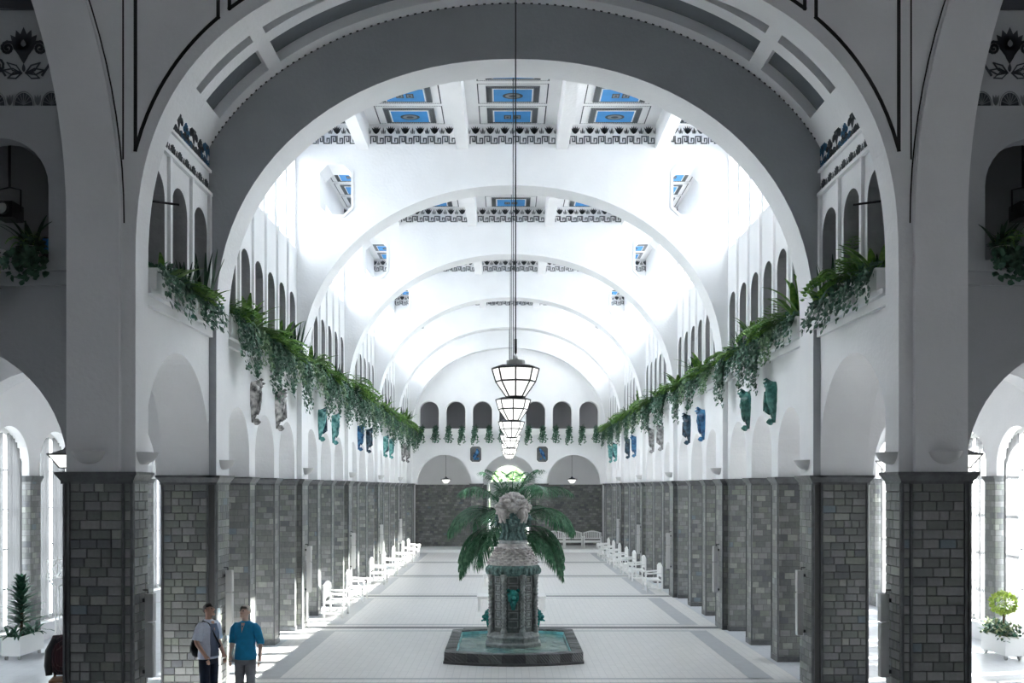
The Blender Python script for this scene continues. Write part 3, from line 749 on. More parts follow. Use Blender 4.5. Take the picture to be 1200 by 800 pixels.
def cap(mb, x0, x1, y0, y1, s):
    X0, X1 = sorted((s * x0, s * x1))
    mb.box(X0 - .02, X1 + .02, y0 - .02, y1 + .02, 3.70, 3.74); mb.frustum(X0 - .02, X1 + .02, y0 - .02, y1 + .02, 3.74, X0 - .08, X1 + .08, y0 - .08, y1 + .08, 3.83)
    mb.box(X0 - .085, X1 + .085, y0 - .085, y1 + .085, 3.83, CAP)
def near_pier(s, y0, y1, boxes, label, xf):
    p = thing('pier', label, 'pier', (0, 0, 0))
    b = MB()
    for bx in boxes: b.box(s * bx[0], s * bx[1], bx[2], bx[3], 0, 3.72)
    b.build('core', 'mortar', p)
    c2 = MB()
    for bx in boxes: cap(c2, *bx, s)
    c2.build('capital', 'cap_tile', p)
    return p
for s in (-1, 1):
    # first pier
    p = near_pier(s, *A1, [(XA + .02, XB, A1[0] + .02, A1[1])], 'massive dark tiled front pier beside the %s' % ('potted dracaena' if s < 0 else 'ball topiary planter'), 0)
    xs = sorted((s * (XA + .16), s * (XB - .11)))
    tile_face(p, (xs[0], A1[0] + .02), (1, 0), xs[1] - xs[0], 0)
    xs = sorted((s * (XA + .02), s * (XA + .125))); tile_face(p, (xs[0], A1[0] + .02), (1, 0), xs[1] - xs[0], 0)
    if s < 0: tile_face(p, (-XA - .02, A1[0] + .06), (0, 1), .54, pi / 2)
    else: tile_face(p, (XA + .02, A1[1] - .0), (0, -1), .54, -pi / 2)
    b = MB()
    for x in (XA + .142, XB - .09, XB - .03): b.box(s * (x - .016), s * (x + .016), A1[0] - .012, A1[0] + .03, 0, 3.72)
    b.tube([(s * (XA + .02), A1[0] + .02, 0), (s * (XA + .02), A1[0] + .02, 3.72)], .03, 8)
    b.build('corner_bead', 'cap_tile', p)
    # second pier, under the first nave arch
    y0 = C[0] - HT
    p = near_pier(s, y0, 0, [(XA, XW, y0, C[0] + HT), (XW, XB, y0, C[0] + .67)], 'dark tiled pier %s' % ('behind the two standing visitors' if s < 0 else 'facing the two visitors across the nave'), 0)
    xs = sorted((s * (XW + .04), s * (XB - .05))); tile_face(p, (xs[0], y0), (1, 0), xs[1] - xs[0], 0)
    if s < 0: tile_face(p, (-XA, y0 + .05), (0, 1), .74, pi / 2)
    else: tile_face(p, (XA, C[0] + HT - .05), (0, -1), .74, -pi / 2)
    b = MB()
    for x in (XW + .02, XB - .02): b.box(s * (x - .016), s * (x + .016), y0 - .03, y0 + .01, 0, 3.72)
    b.tube([(s * XA, y0, 0), (s * XA, y0, 3.72)], .028, 8); b.build('corner_bead', 'cap_tile', p)
def plain_pier(s, boxes, label, group):
    p = thing('pier', label, 'pier', (0, 0, 0), group=group)
    b = MB()
    for bx in boxes: b.box(s * bx[0], s * bx[1], bx[2], bx[3], 0, 3.72)
    b.build('shaft', 'pier_tile', p)
    c2 = MB()
    for bx in boxes: cap(c2, *bx, s)
    c2.build('capital', 'cap_tile', p)
    b = MB()
    for x, y in ((boxes[0][0], boxes[0][2]), (boxes[0][0], boxes[0][3])): b.tube([(s * x, y, 0), (s * x, y, 3.72)], .022, 6)
    for bx in boxes: b.box(s * (bx[0] - .02), s * (bx[1] + .01), bx[2] - .02, bx[3] + .02, 0, .12)
    b.build('corner_bead', 'cap_tile', p)
for s in (-1, 1):
    for k in range(5):
        ya, yb = bay_bounds(k)
        for i in (1, 2):
            y = ya + PIT * i
            plain_pier(s, [(XW, XB, y - .25, y + .25)], '%s slim grey tiled pier along the %s, counted from the fountain' % (ORD[2 * k + i - 1], ARC[s]), 'slim arcade piers')
        if k: plain_pier(s, [(XA, XW, C[k] - HT, C[k] + HT), (XW, XB, C[k] - .67, C[k] + .67)], '%s broad tiled pier along the %s, counted from the fountain' % (ORD[k - 1], ARC[s]), 'broad arcade piers')
    plain_pier(s, [(XA, XB, C[5] - .67 - .25, C[5] + .3)], 'grey tiled corner pier where the %s meets the end wall' % ARC[s], 'corner piers')
for cx in (-1.815, 1.815): plain_pier(1, [(cx - .315, cx + .315, YEND, YEND + .6)], 'grey tiled pier under the end wall, on the side of the %s' % ARC[-1 if cx < 0 else 1], 'end wall piers')

# ------------------------------------------------------------------ bowl wall lamps and column loudspeakers
bm_ = MB(); prof = [(.02, 0), (.09, .012), (.155, .05), (.20, .10), (.23, .165), (.235, .175), (.22, .175), (.19, .11), (.14, .065), (.02, .03)]
bm_.lathe(prof, 20, a0=-pi, a1=0.0); m_bowl = bm_.mesh('bowl', 'bowl', smooth=True)
bp_ = MB(); bp_.box(-.08, .08, -.012, 0, .02, .16); bp_.tube([(0, -.012, .1), (0, -.12, .06)], .018, 6); m_bplate = bp_.mesh('mount', 'metal_dark')
def sconce(x, y, rz, label, group, z=3.98):
    t = thing('wall_lamp', label, 'wall lamp', (x, y, z), rz, group)
    link('bowl', m_bowl, t); link('mount', m_bplate, t)
for s in (-1, 1):
    sconce(s * 6.02, A1[0], 0, 'half-bowl wall lamp above front pier beside the %s' % ('potted dracaena' if s < 0 else 'ball topiary planter'), None)
    sconce(s * XA, 14.75, s * -pi / 2 if s > 0 else pi / 2, 'half-bowl wall lamp on nave side of front pier, %s' % ARC[s], 'lamps on front pier sides')
    for k in range(5): sconce(s * XA, C[k], -pi / 2 if s > 0 else pi / 2, '%s white half-bowl lamp on the pilasters of the %s' % (ORD[k], ARC[s]), 'lamps along the arcade')
sp = MB(); sp.box(-.065, .065, -.16, -.05, 0, .78); sp.box(-.068, .068, -.165, -.05, .80, 1.2); m_sp = sp.mesh('cabinet', 'metal_grey')
sg_ = MB(); sg_.box(-.05, .05, -.168, -.16, .03, .76); m_sg = sg_.mesh('grille', 'bowl')
sb = MB(); sb.box(-.025, .025, -.05, 0, .05, .10); m_sb = sb.mesh('bracket', 'metal_dark'); sb = MB(); sb.box(-.025, .025, -.05, 0, 1.08, 1.13); m_sb2 = sb.mesh('bracket', 'metal_dark')
sb = MB(); sb.tube([(0, -.07, 1.2), (0, -.07, 1.25), (0, 0, 1.25)], .012, 6); m_sb3 = sb.mesh('cable', 'metal_dark')
def speaker(x, y, rz, label, group=None):
    t = thing('column_speaker', label, 'loudspeaker', (x, y, .92), rz, group)
    link('cabinet', m_sp, t); link('grille', m_sg, t); link('bracket', m_sb, t); link('bracket', m_sb2, t); link('cable', m_sb3, t)
for s in (-1, 1):
    rz = -pi / 2 if s > 0 else pi / 2
    speaker(s * (XA - .004), 14.78, rz, 'tall grey column loudspeaker on front pier beside the %s' % ('potted dracaena' if s < 0 else 'ball topiary planter'))
    speaker(s * (XA - .022), C[0], rz, 'tall pale column loudspeaker on pier %s' % ('between the two visitors' if s < 0 else 'facing the two visitors across the nave'))
    for k in range(1, 5): speaker(s * (XA - .004), C[k], rz, 'white column loudspeaker on the %s broad pier of the %s' % (ORD[k - 1], ARC[s]), 'loudspeakers along the arcade')

# ------------------------------------------------------------------ hanging lanterns
def ring(r, z, n=8): return [(r * math.cos(2 * pi * q / n - pi / 2), r * math.sin(2 * pi * q / n - pi / 2), z) for q in range(n)]
RZ = [(.15, 0), (.325, .25), (.385, .46)]
lf = MB(); rings = [ring(r, z) for r, z in RZ]
for q in range(8):
    lf.tube([rings[0][q], rings[1][q], rings[2][q]], .014, 5)
    for rr in rings: lf.tube([rr[q], rr[(q + 1) % 8]], .015, 5)
m_lf = lf.mesh('frame', 'metal_dark')
lc = MB(); lc.lathe([(.395, .46), (.395, .475), (.30, .51), (.16, .515)], 8, rot=-pi / 2); m_lc = lc.mesh('cap', 'metal_dark')
lc = MB(); lc.lathe([(.15, .515), (.15, .60), (.04, .61), (.03, .68)], 8, rot=-pi / 2); m_lc2 = lc.mesh('crown', 'white_paint')
lb = MB(); lb.lathe([(.14, -.02), (.155, 0), (.14, .01)], 8, rot=-pi / 2); m_lb = lb.mesh('base_plate', 'metal_dark')
def pane_mesh(i):
    a, b_, c2, d_ = rings[i][0], rings[i][1], rings[i + 1][1], rings[i + 1][0]
    m_ = MB(); vs_ = [Vector(p) * .99 for p in (a, b_, c2, d_)]; vs2 = [Vector((p.x * .97, p.y * .97, p.z)) for p in vs_]
    for L_ in (vs_, vs2):
        for p in L_: p.z = max(p.z, RZ[i][1])
    m_.add(vs_ + vs2, [(0, 1, 2, 3), (7, 6, 5, 4), (0, 4, 5, 1), (1, 5, 6, 2), (2, 6, 7, 3), (3, 7, 4, 0)]); return m_.mesh('pane', 'lamp_glass')
m_pn = [pane_mesh(0), pane_mesh(1)]
LY = [16.85] + [(C[k] + C[k + 1]) / 2 for k in range(5)]
for i, y in enumerate(LY):
    t = thing('lantern', 'large octagonal glass lantern, %s' % ('hanging in front of the first nave arch' if i == 0 else '%s in the row behind the first nave arch' % ORD[i - 1]), 'lantern', (0, y, 5.14), 0, None if i == 0 else 'nave lanterns')
    link('frame', m_lf, t); link('cap', m_lc, t); link('crown', m_lc2, t); link('base_plate', m_lb, t)
    for q in range(8):
        for me in m_pn: o = link('pane', me, t); o.rotation_euler = (0, 0, 2 * pi * q / 8)
    top = (12.32 if i == 0 else CEIL - .0) - 5.14
    r_ = MB(); r_.tube([(0, 0, .70), (0, 0, top)], .012, 6); r_.tube([(0, 0, .72), (0, 0, .95)], .026, 6); r_.build('suspension_rod', 'metal_dark', t)
    r_ = MB(); r_.lathe([(.02, top - .12), (.09, top - .05), (.10, top)], 12); r_.build('ceiling_rose', 'metal_dark', t)
sl = MB(); rr = [ring(.20, 0, 4), ring(.40, .26, 4)]
a4 = pi / 4
def ring4(r, z): return [(r * math.cos(a4 + pi / 2 * q), r * math.sin(a4 + pi / 2 * q), z) for q in range(4)]
sg2 = MB(); r0, r1 = ring4(.17, 0), ring4(.38, .24); sg2.add(r0 + r1, [(0, 1, 5, 4), (1, 2, 6, 5), (2, 3, 7, 6), (3, 0, 4, 7), (3, 2, 1, 0), (4, 5, 6, 7)]); m_slg = sg2.mesh('shade', 'lamp_glass')
sf = MB()
for q in range(4):
    sf.tube([r0[q], r1[q]], .012, 5); sf.tube([r1[q], r1[(q + 1) % 4]], .018, 5); sf.tube([r0[q], r0[(q + 1) % 4]], .01, 5)
sf.lathe([(.34, .25), (.10, .33), (.05, .40)], 4, rot=a4); m_slf = sf.mesh('frame', 'metal_dark')
def small_lantern(x, y, z, top, label, group):
    t = thing('lantern', label, 'lantern', (x, y, z), 0, group)
    link('shade', m_slg, t); link('frame', m_slf, t)
    r_ = MB(); r_.tube([(0, 0, .38), (0, 0, top - z)], .010, 6); r_.build('suspension_rod', 'metal_dark', t)
for s in (-1, 1):
    for li, y in enumerate((18.3,) + tuple(LY[1:])):
        small_lantern(s * (8.45 if li else 7.97), y, 4.0, 6.35 if y > 18.6 else 6.35, '%s small tapered lantern in the aisle behind the %s' % (ORD[li], ARC[s]), 'aisle lanterns')
    small_lantern(s * 3.64, 59.2, 3.88, 6.2, 'small tapered lantern behind end wall arch, side of the %s' % ARC[s], 'end lanterns')

# ------------------------------------------------------------------ foliage
def leaf(mb, base, dirv, nrm, L, w, bend=0.0, mat=0, seg=3):
    dirv = Vector(dirv).normalized(); side = dirv.cross(Vector(nrm))
    if side.length < 1e-4: side = dirv.cross(Vector((1, 0, .3)))
    side.normalize(); up = side.cross(dirv).normalized(); b = Vector(base)
    vs_ = [b]; fs_ = []
    for i in range(1, seg):
        t = i / seg; c = b + dirv * L * t - up * bend * t * t; ww = w * math.sin(pi * min(.98, t ** .75)) * .5 + w * .05
        vs_ += [c - side * ww, c + side * ww]
    vs_.append(b + dirv * L - up * bend)
    fs_.append((0, 1, 2))
    for i in range(seg - 2): fs_.append((1 + 2 * i, 3 + 2 * i, 4 + 2 * i, 2 + 2 * i))
    k = len(vs_) - 1; fs_.append((k - 2, k, k - 1))
    mb.add(vs_, fs_, mat)
def rvec(rng): return Vector((rng.uniform(-1, 1), rng.uniform(-1, 1), rng.uniform(-1, 1)))
# local frame of a window box: x along the ledge, -y towards the room, z up; box 1.0 x .24 x .34
def ivy_mesh(seed, n_str, length, lsize, width=.52):
    rng = random.Random(seed); mb = MB()
    for i in range(n_str):
        x = rng.uniform(-width, width); y = rng.uniform(-.26, -.14); L = length * rng.uniform(.35, 1.0) ** 1.2
        p = Vector((x, y + .08, .36)); d = Vector((rng.uniform(-.25, .25), -.35, .10)); t = 0
        while t < L:
            st = rng.uniform(.05, .085); t += st
            d = (d + Vector((rng.uniform(-.18, .18), rng.uniform(-.12, .10), -.38))).normalized(); p = p + d * st
            if p.y > -.14: p.y = -.14
            for q in range(2):
                nv = Vector((rng.uniform(-.6, .6), -1, rng.uniform(-.2, .9))); dv = Vector((rng.uniform(-1, 1), -.3, rng.uniform(-1, .35)))
                leaf(mb, p + rvec(rng) * .03, dv, nv, lsize * rng.uniform(.7, 1.3), lsize * rng.uniform(.7, 1.0), .01, 0, 3)
    for i in range(int(n_str * 5)):
        p = Vector((rng.uniform(-width, width), rng.uniform(-.22, .10), rng.uniform(.28, .46)))
        leaf(mb, p, (rng.uniform(-1, 1), rng.uniform(-1, .4), rng.uniform(-.3, .8)), (0, -.5, 1), lsize * 1.2, lsize, .02, 0, 3)
    return mb.mesh('ivy', 'ivy', recalc=False)
def fern_mesh(seed, n, L, mat='fern', xs=.45):
    rng = random.Random(seed); mb = MB()
    for i in range(n):
        a = rng.uniform(0, 2 * pi); p = Vector((rng.uniform(-xs, xs), rng.uniform(-.06, .06), .32)); ll = L * rng.uniform(.6, 1.1)
        d = Vector((math.cos(a) * .40, math.sin(a) * .7 - .25, rng.uniform(.5, 1.2))).normalized()
        for st in range(13):
            t = st / 12; p2 = p + d * ll / 12
            sd = d.cross(Vector((0, 0, 1))); sd = sd.normalized() if sd.length > 1e-3 else Vector((1, 0, 0))
            lw = ll * .20 * math.sin(pi * min(.95, .15 + t * .85)) + .015
            for sgn in (-1, 1): leaf(mb, p, sd * sgn + d * .5, (0, 0, 1), lw, ll / 13, .02, 0, 2 if lw < .03 else 3)
            p = p2; d = (d + Vector((0, 0, -.17))).normalized()
    return mb.mesh('fern', mat, recalc=False)
def strap_mesh(seed, n, L, w, mat, droop=.10, name='strap_leaf', xs=.3, up=1.2):
    rng = random.Random(seed); mb = MB()
    for i in range(n):
        a = 2 * pi * i / n + rng.uniform(-.3, .3); p = Vector((rng.uniform(-xs, xs), rng.uniform(-.05, .05), .30)); ll = L * rng.uniform(.6, 1.1)
        d = Vector((math.cos(a) * .48, math.sin(a) * .6 - .15, up * rng.uniform(.6, 1.2))).normalized(); sd = d.cross(Vector((0, 0, 1)))
        sd = sd.normalized() if sd.length > 1e-3 else Vector((1, 0, 0)); vs_ = []; fs_ = []; ns = 7
        for st in range(ns + 1):
            t = st / ns; ww = w * (math.sin(pi * min(.97, .12 + t * .86)) ** .8) * .5 + .002
            vs_ += [p - sd * ww + Vector((0, 0, .15 * ww)), p + sd * ww + Vector((0, 0, .15 * ww))]
            p = p + d * ll / ns; d = (d + Vector((0, 0, -droop))).normalized()
        for st in range(ns): fs_.append((2 * st, 2 * st + 2, 2 * st + 3, 2 * st + 1))
        mb.add(vs_, fs_)
    return mb.mesh(name, mat, recalc=False)
bxm = MB(); bxm.plate([(-.48, -.13), (.48, -.13), (.48, .13), (-.48, .13)], [[(-.45, -.10), (.45, -.10), (.45, .10), (-.45, .10)]], lambda a, b, d_: (a, b, d_), 0, .34)
bxm.box(-.45, .45, -.10, .10, .0, .03); bxm.plate([(-.50, -.15), (.50, -.15), (.50, .15), (-.50, .15)], [[(-.45, -.10), (.45, -.10), (.45, .10), (-.45, .10)]], lambda a, b, d_: (a, b, d_), .30, .345)
m_box = bxm.mesh('box', 'white_paint'); so = MB(); so.box(-.45, .45, -.10, .10, .2, .29); m_soil = so.mesh('soil', 'soil')
ivy_long = [ivy_mesh(i, (34, 26, 38)[i], (1.15, .85, 1.35)[i], .075) for i in range(3)]; ivy_long[1].materials[0] = MATS['ivy_light']; ivy_short = [ivy_mesh(20 + i, 17, .62, .085, .45) for i in range(3)]
ferns = [fern_mesh(40 + i, 20 + 6 * i, .75 + .12 * i, xs=.34) for i in range(3)]; broad = [strap_mesh(50 + i, 12, .85, .13, 'broadleaf', .16) for i in range(2)]
spikes = [strap_mesh(60 + i, 9, .75, .06, 'spike', .02, up=2.4) for i in range(2)]
KINDS = {'fern': ('window box of fern and ivy', ferns), 'broad': ('window box of broad leaves and ivy', broad), 'spike': ('window box of sword leaves and ivy', spikes)}
def window_box(x, y, z, rz, kind, ivym, where, group, scale=1.0, extra=None):
    t = thing('window_box', '%s, %s' % (KINDS[kind][0], where), 'window box', (x, y, z), rz, group)
    t.scale = (scale,) * 3
    link('box', m_box, t); link('soil', m_soil, t); link('ivy', ivym, t)
    o = link('foliage', R.choice(KINDS[kind][1]), t); o.scale = (1, R.uniform(.8, 1.15), R.uniform(.6, 1.25)); o.rotation_euler = (0, 0, R.choice((0, .15, -.15)))
    if extra: o = link('foliage', R.choice(KINDS[extra][1]), t); o.scale = (R.uniform(.4, 1), .9, R.uniform(.5, 1.0)); o.location = (R.uniform(-.15, .15), 0, 0)
for s in (-1, 1):
    rz = -pi / 2 if s > 0 else pi / 2
    bx = XW - .03
    for i, (y, kd, ex) in enumerate(((15.75, 'broad', 'spike'), (16.85, 'fern', 'spike'), (17.95, 'spike', 'broad'))):
        window_box(s * bx, y, 6.58, rz, kd, ivy_short[i], '%s before the first nave arch, %s' % (ORD[i], ARC[s]), 'window boxes before the first arch', 1.0, ex)
    for k in range(5):
        for i, y in enumerate(gallery(k)):
            kd = ('fern', 'broad', 'fern', 'fern', 'broad', 'spike')[(i + k + (s > 0)) % 6]
            iv = ivy_long[(i + k) % 3] if (s < 0 or (i * 3 + k) % 4) else ivy_short[i % 3]
            window_box(s * bx, y, 6.58, rz, kd, iv, '%s past the first nave arch, %s' % (ORD[6 * k + i], ARC[s]), 'nave window boxes', 1.05 if s < 0 else .95, R.choice((None, 'fern', 'broad', 'spike', None)))
end_ivy = [ivy_mesh(80 + i, 9, .95, .09, .12) for i in range(2)]
for i, x in enumerate(GE):
    t = thing('window_box', '%s end wall window box with two ivy trails, from the visitors\' side' % ORD[i], 'window box', (x, YEND - .12, 6.58), 0, 'end wall window boxes')
    link('box', m_box, t); link('soil', m_soil, t)
    for q, dx in enumerate((-.38, .38)):
        o = link('ivy', end_ivy[(i + q) % 2], t); o.location = (dx, 0, 0); o = link('foliage', spikes[q], t); o.location = (dx, 0, 0); o.scale = (.35, .5, .6)

# ------------------------------------------------------------------ ceramic wall sculptures above the arcade piers
def sculpture_mesh(seed):
    rng = random.Random(seed); mb = MB(); n = 14; m_ = 14; vs_ = []; fs_ = []
    for i in range(n + 1):
        t = i / n; z = .86 * t
        w = .05 + .14 * math.sin(pi * min(1, t ** .85) * .62) ** 1.3; dp = .04 + .17 * math.sin(pi * t ** 1.1 * .7) ** 1.2
        if t > .86: w *= 1 - (t - .86) * 2.6; dp *= 1 - (t - .86) * 2.2
        for q in range(m_ + 1):
            a = pi * q / m_; k = 1 + .22 * noise.noise(Vector((q * .5 + seed * 7, i * .6, seed)))
            vs_.append((-w * math.cos(a) * k, -dp * math.sin(a) * k, z))
    for i in range(n):
        for q in range(m_): fs_.append((i * (m_ + 1) + q, i * (m_ + 1) + q + 1, (i + 1) * (m_ + 1) + q + 1, (i + 1) * (m_ + 1) + q))
    mb.add(vs_, fs_); mb.blob((rng.uniform(-.03, .03), -.13, .80), (.10, .11, .09), 12, 8, 0, .4, 3); mb.blob((0, -.10, .02), (.055, .075, .07), 8, 6, 0, .3, 4)
    return mb.mesh('body', 'plaster', smooth='all')
def wing_mesh(seed):
    mb = MB(); sgn = -1 if seed % 2 else 1
    for i in range(5): petal(lambda a, b, d_: (a, d_ - .20 + .02 * i, b), mb, sgn * .05, .66 - .05 * i, -pi / 2 + sgn * (.25 - .1 * i), .42 - .03 * i, .05, (-.012, .012))
    mb.blob((-.05 * sgn, -.20, .83), (.03, .07, .025), 8, 6); mb.tube([(.02, -.12, .86), (.03, -.20, .92), (0, -.24, .90)], [.04, .03, .01], 6)
    return mb.mesh('wing', 'plaster')
sc_body = [sculpture_mesh(i) for i in range(4)]; sc_wing = [wing_mesh(i) for i in range(2)]
glz = {-1: ['glaze_pale', 'glaze_turq', 'glaze_blue', 'glaze_turq', 'glaze_grey'], 1: ['glaze_green', 'glaze_blue', 'glaze_grey', 'glaze_blue', 'glaze_turq']}
gname = {'glaze_pale': 'white and black', 'glaze_turq': 'turquoise', 'glaze_blue': 'deep blue', 'glaze_grey': 'grey and white', 'glaze_green': 'dark green', 'glaze_dark': 'blue-black'}
var = {}
def with_mat(me, mat):
    if (me.name, mat) not in var:
        c2 = me.copy(); c2.materials[0] = MATS[mat]; var[(me.name, mat)] = c2
    return var[(me.name, mat)]
for s in (-1, 1):
    for k in range(5):
        ya, _ = bay_bounds(k)
        for i in (1, 2):
            gz = glz[s][k]; g2 = {'glaze_blue': 'glaze_dark'}.get(gz, gz) if (i == 2 and k > 0) else gz
            t = thing('wall_sculpture', '%s glazed ceramic figure above the %s slim pier, %s' % (gname[g2], ORD[2 * k + i - 1], ARC[s]), 'sculpture', (s * XW, ya + PIT * i, 5.02), -pi / 2 if s > 0 else pi / 2, 'ceramic wall figures')
            link('body', with_mat(sc_body[(k + i + (s > 0)) % 4], g2), t)
            link('wing', with_mat(sc_wing[(k + i) % 2], {'glaze_pale': 'glaze_grey', 'glaze_green': 'glaze_green'}.get(g2, 'glaze_dark' if g2 == 'glaze_turq' and i == 1 else g2)), t)
for s, lb_ in ((-1, 'octagonal relief with curled blue fish left of the centre arch'), (1, 'octagonal relief with slanting blue bird right of the centre arch')):
    lb_ = 'octagonal dark relief with %s, on end wall' % ('upright curled blue fish' if s < 0 else 'slanting pale blue bird')
    t = thing('wall_relief', lb_, 'relief', (s * 1.86, YEND, 5.51))
    b = MB(); b.plate(octagon(0, 0, .36, .48, .13), [octagon(0, 0, .31, .43, .11)], PY, -.06, 0); b.build('frame', 'white_paint', t)
    b = MB(); b.plate(octagon(0, 0, .31, .43, .11), [], PY, -.03, -.001); b.build('panel', 'cap_tile', t)
    b = MB()
    if s < 0:
        b.tube([(.06, -.06, .30), (.10, -.09, .16), (.03, -.10, 0), (-.08, -.10, -.14), (-.06, -.08, -.28), (.08, -.06, -.30)], [.04, .10, .12, .10, .06, .02], 10)
        petal(PY, b, .05, -.30, .5, .18, .06, (-.09, -.05)); petal(PY, b, .05, -.30, 1.3, .16, .05, (-.09, -.05))
    else:
        b.tube([(-.16, -.06, .32), (-.10, -.09, .22), (0, -.11, .05), (.10, -.09, -.15), (.17, -.06, -.32)], [.03, .08, .11, .07, .02], 10)
        petal(PY, b, 0, .02, -1.2, .34, .07, (-.13, -.09)); petal(PY, b, -.04, -.2, -2.2, .16, .05, (-.08, -.04))
    b.build('figure', 'glaze_blue', t, smooth=True)

# ------------------------------------------------------------------ fountain
FY = 22.95
ft = thing('fountain', 'octagonal grey-green ceramic fountain column in low tiled basin', 'fountain', (0, FY, 0))
HW, HD, BUL = 1.43, 1.72, .34
def basin_outline(inset):
    w, d_, bl = HW - inset, HD - inset, BUL
    pts = []
    for i in range(13):
        t = -1 + 2 * i / 12; pts.append((w * t, -d_ - bl * (1 - t * t)))
    for i in range(1, 14): pts.append((w, -d_ + 2 * d_ * i / 14))
    for i in range(13):
        t = 1 - 2 * i / 12; pts.append((w * t, d_ + bl * (1 - t * t)))
    for i in range(1, 14): pts.append((-w, d_ - 2 * d_ * i / 14))
    return pts
FZ = lambda a, b, d_: (a, b, d_)
b = MB(); b.plate(basin_outline(-.03), [], FZ, 0, .05); b.build('plinth', 'cap_tile', ft)
b = MB(); b.plate(basin_outline(.0), [basin_outline(.20)], FZ, .05, .21); bw = b.build('basin_wall', 'mortar', ft)
b = MB(); b.plate(basin_outline(.20), [], FZ, .05, .06); b.build('basin_floor', 'pool_tile', ft)
b = MB(); b.plate(basin_outline(.20), [basin_outline(.235)], FZ, .06, .20); b.build('basin_lining', 'pool_tile', ft)
b = MB(); b.plate(basin_outline(.235), [], FZ, .125, .135); b.build('water', 'water', ft)
o_, i_ = basin_outline(-.012), basin_outline(.215); npt = len(o_)
for i in range(npt):
    j = (i + 1) % npt; g = .03
    def lp(p, q, t): return (p[0] + (q[0] - p[0]) * t, p[1] + (q[1] - p[1]) * t)
    A_, B_, C_, D_ = lp(o_[i], o_[j], g), lp(o_[i], o_[j], 1 - g), lp(i_[i], i_[j], 1 - g), lp(i_[i], i_[j], g)
    b = MB(); b.plate([A_, B_, C_, D_], [], FZ, .055, .235 + R.uniform(-.004, .004)); b.build('rim_tile', 'rim_tile', ft)
oc = pi / 8
b = MB(); b.lathe([(.62, .06), (.62, .13), (.66, .14), (.66, .20), (.63, .22), (.60, .24), (.60, .31), (.63, .33), (.63, .36), (.58, .40), (.55, .44), (.52, .46)], 8, rot=oc); b.build('base', 'fountain_stone', ft)
b = MB(); b.lathe([(.505, .44), (.50, 1.72)], 8, rot=oc); b.build('shaft', 'fountain_core', ft)
def rope(mb, x, y, z0, z1, r, turns):
    vs_ = []; fs_ = []; nz_, sg = 96, 10
    for i in range(nz_ + 1):
        z = z0 + (z1 - z0) * i / nz_
        for q in range(sg):
            a = 2 * pi * q / sg; rr_ = r * (1 + .20 * math.cos(2 * a - 2 * pi * turns * i / nz_)); vs_.append((x + rr_ * math.cos(a), y + rr_ * math.sin(a), z))
    for i in range(nz_):
        for q in range(sg): fs_.append((i * sg + q, i * sg + (q + 1) % sg, (i + 1) * sg + (q + 1) % sg, (i + 1) * sg + q))
    mb.add(vs_, fs_)
for q in range(8):
    a = oc + q * pi / 4; x, y = .535 * math.cos(a), .535 * math.sin(a)
    b = MB(); rope(b, x, y, .50, 1.70, .052, 15); b.lathe([(.07, .44), (.075, .50), (.055, .54)], 10, (x, y, 0)); b.lathe([(.055, 1.64), (.08, 1.70), (.07, 1.74)], 10, (x, y, 0)); b.build('rope_column', 'fountain_stone', ft, smooth=True)
for q in range(8):
    a = q * pi / 4 - pi / 2; n_ = Vector((math.cos(a), math.sin(a), 0)); t_ = Vector((-n_.y, n_.x, 0)); b = MB()
    Pf = lambda u, z, d_: tuple(n_ * d_ + t_ * u + Vector((0, 0, z)))
    wd = .085 if q % 2 else .11
    for i in range(6):
        z = .56 + .195 * i
        b.plate([(-wd, z), (wd, z), (wd, z + .16), (-wd, z + .16)], [[(-wd + .022, z + .022), (wd - .022, z + .022), (wd - .022, z + .138), (-wd + .022, z + .138)]], Pf, .455, .487)
        if q % 2: b.plate([(-.035, z + .045), (.035, z + .045), (.035, z + .115), (-.035, z + .115)], [], Pf, .455, .480)
    b.build('relief_panel', 'fountain_stone', ft)['kind'] = 'stuff'
b = MB(); b.lathe([(.52, 1.70), (.57, 1.74), (.585, 1.82), (.57, 1.90), (.54, 1.94)], 32)
for q in range(28):
    a = 2 * pi * q / 28; b.blob((.575 * math.cos(a), .575 * math.sin(a), 1.80 + .02 * (q % 2)), (.05, .05, .085), 6, 5, 0, .3)
b.build('leaf_collar', 'fountain_green', ft, smooth=True)
prof = [(.55, 1.93), (.545, 1.98), (.50, 2.06), (.43, 2.17), (.37, 2.28), (.335, 2.38), (.30, 2.41)]
b = MB(); b.lathe(prof, 32)
for row in range(7):
    t = row / 7; z = 1.98 + .38 * t; rr_ = .545 - .205 * t ** .9
    for q in range(18):
        a = 2 * pi * (q + .5 * (row % 2)) / 18; b.blob((rr_ * math.cos(a), rr_ * math.sin(a), z), (.055, .055, .028), 6, 4)
b.build('scaled_dome', 'fountain_pale', ft, smooth=True)
b = MB(); b.lathe([(.31, 2.39), (.325, 2.42), (.32, 2.46), (.28, 2.48)], 24); b.build('collar_ring', 'fountain_stone', ft, smooth=True)
b = MB(); b.lathe([(.29, 2.47), (.25, 2.55), (.215, 2.66), (.22, 2.78), (.26, 2.88), (.30, 2.95)], 24)
for q in range(12): b.tube([((.285 + .01) * math.cos(q * pi / 6), .295 * math.sin(q * pi / 6), 2.49), (.225 * math.cos(q * pi / 6), .225 * math.sin(q * pi / 6), 2.68), (.28 * math.cos(q * pi / 6), .28 * math.sin(q * pi / 6), 2.92)], .028, 6)
b.build('neck', 'fountain_green', ft, smooth=True)
b = MB(); b.blob((0, 0, 3.16), (.31, .30, .32), 56, 40, 0, .55, 6.0)
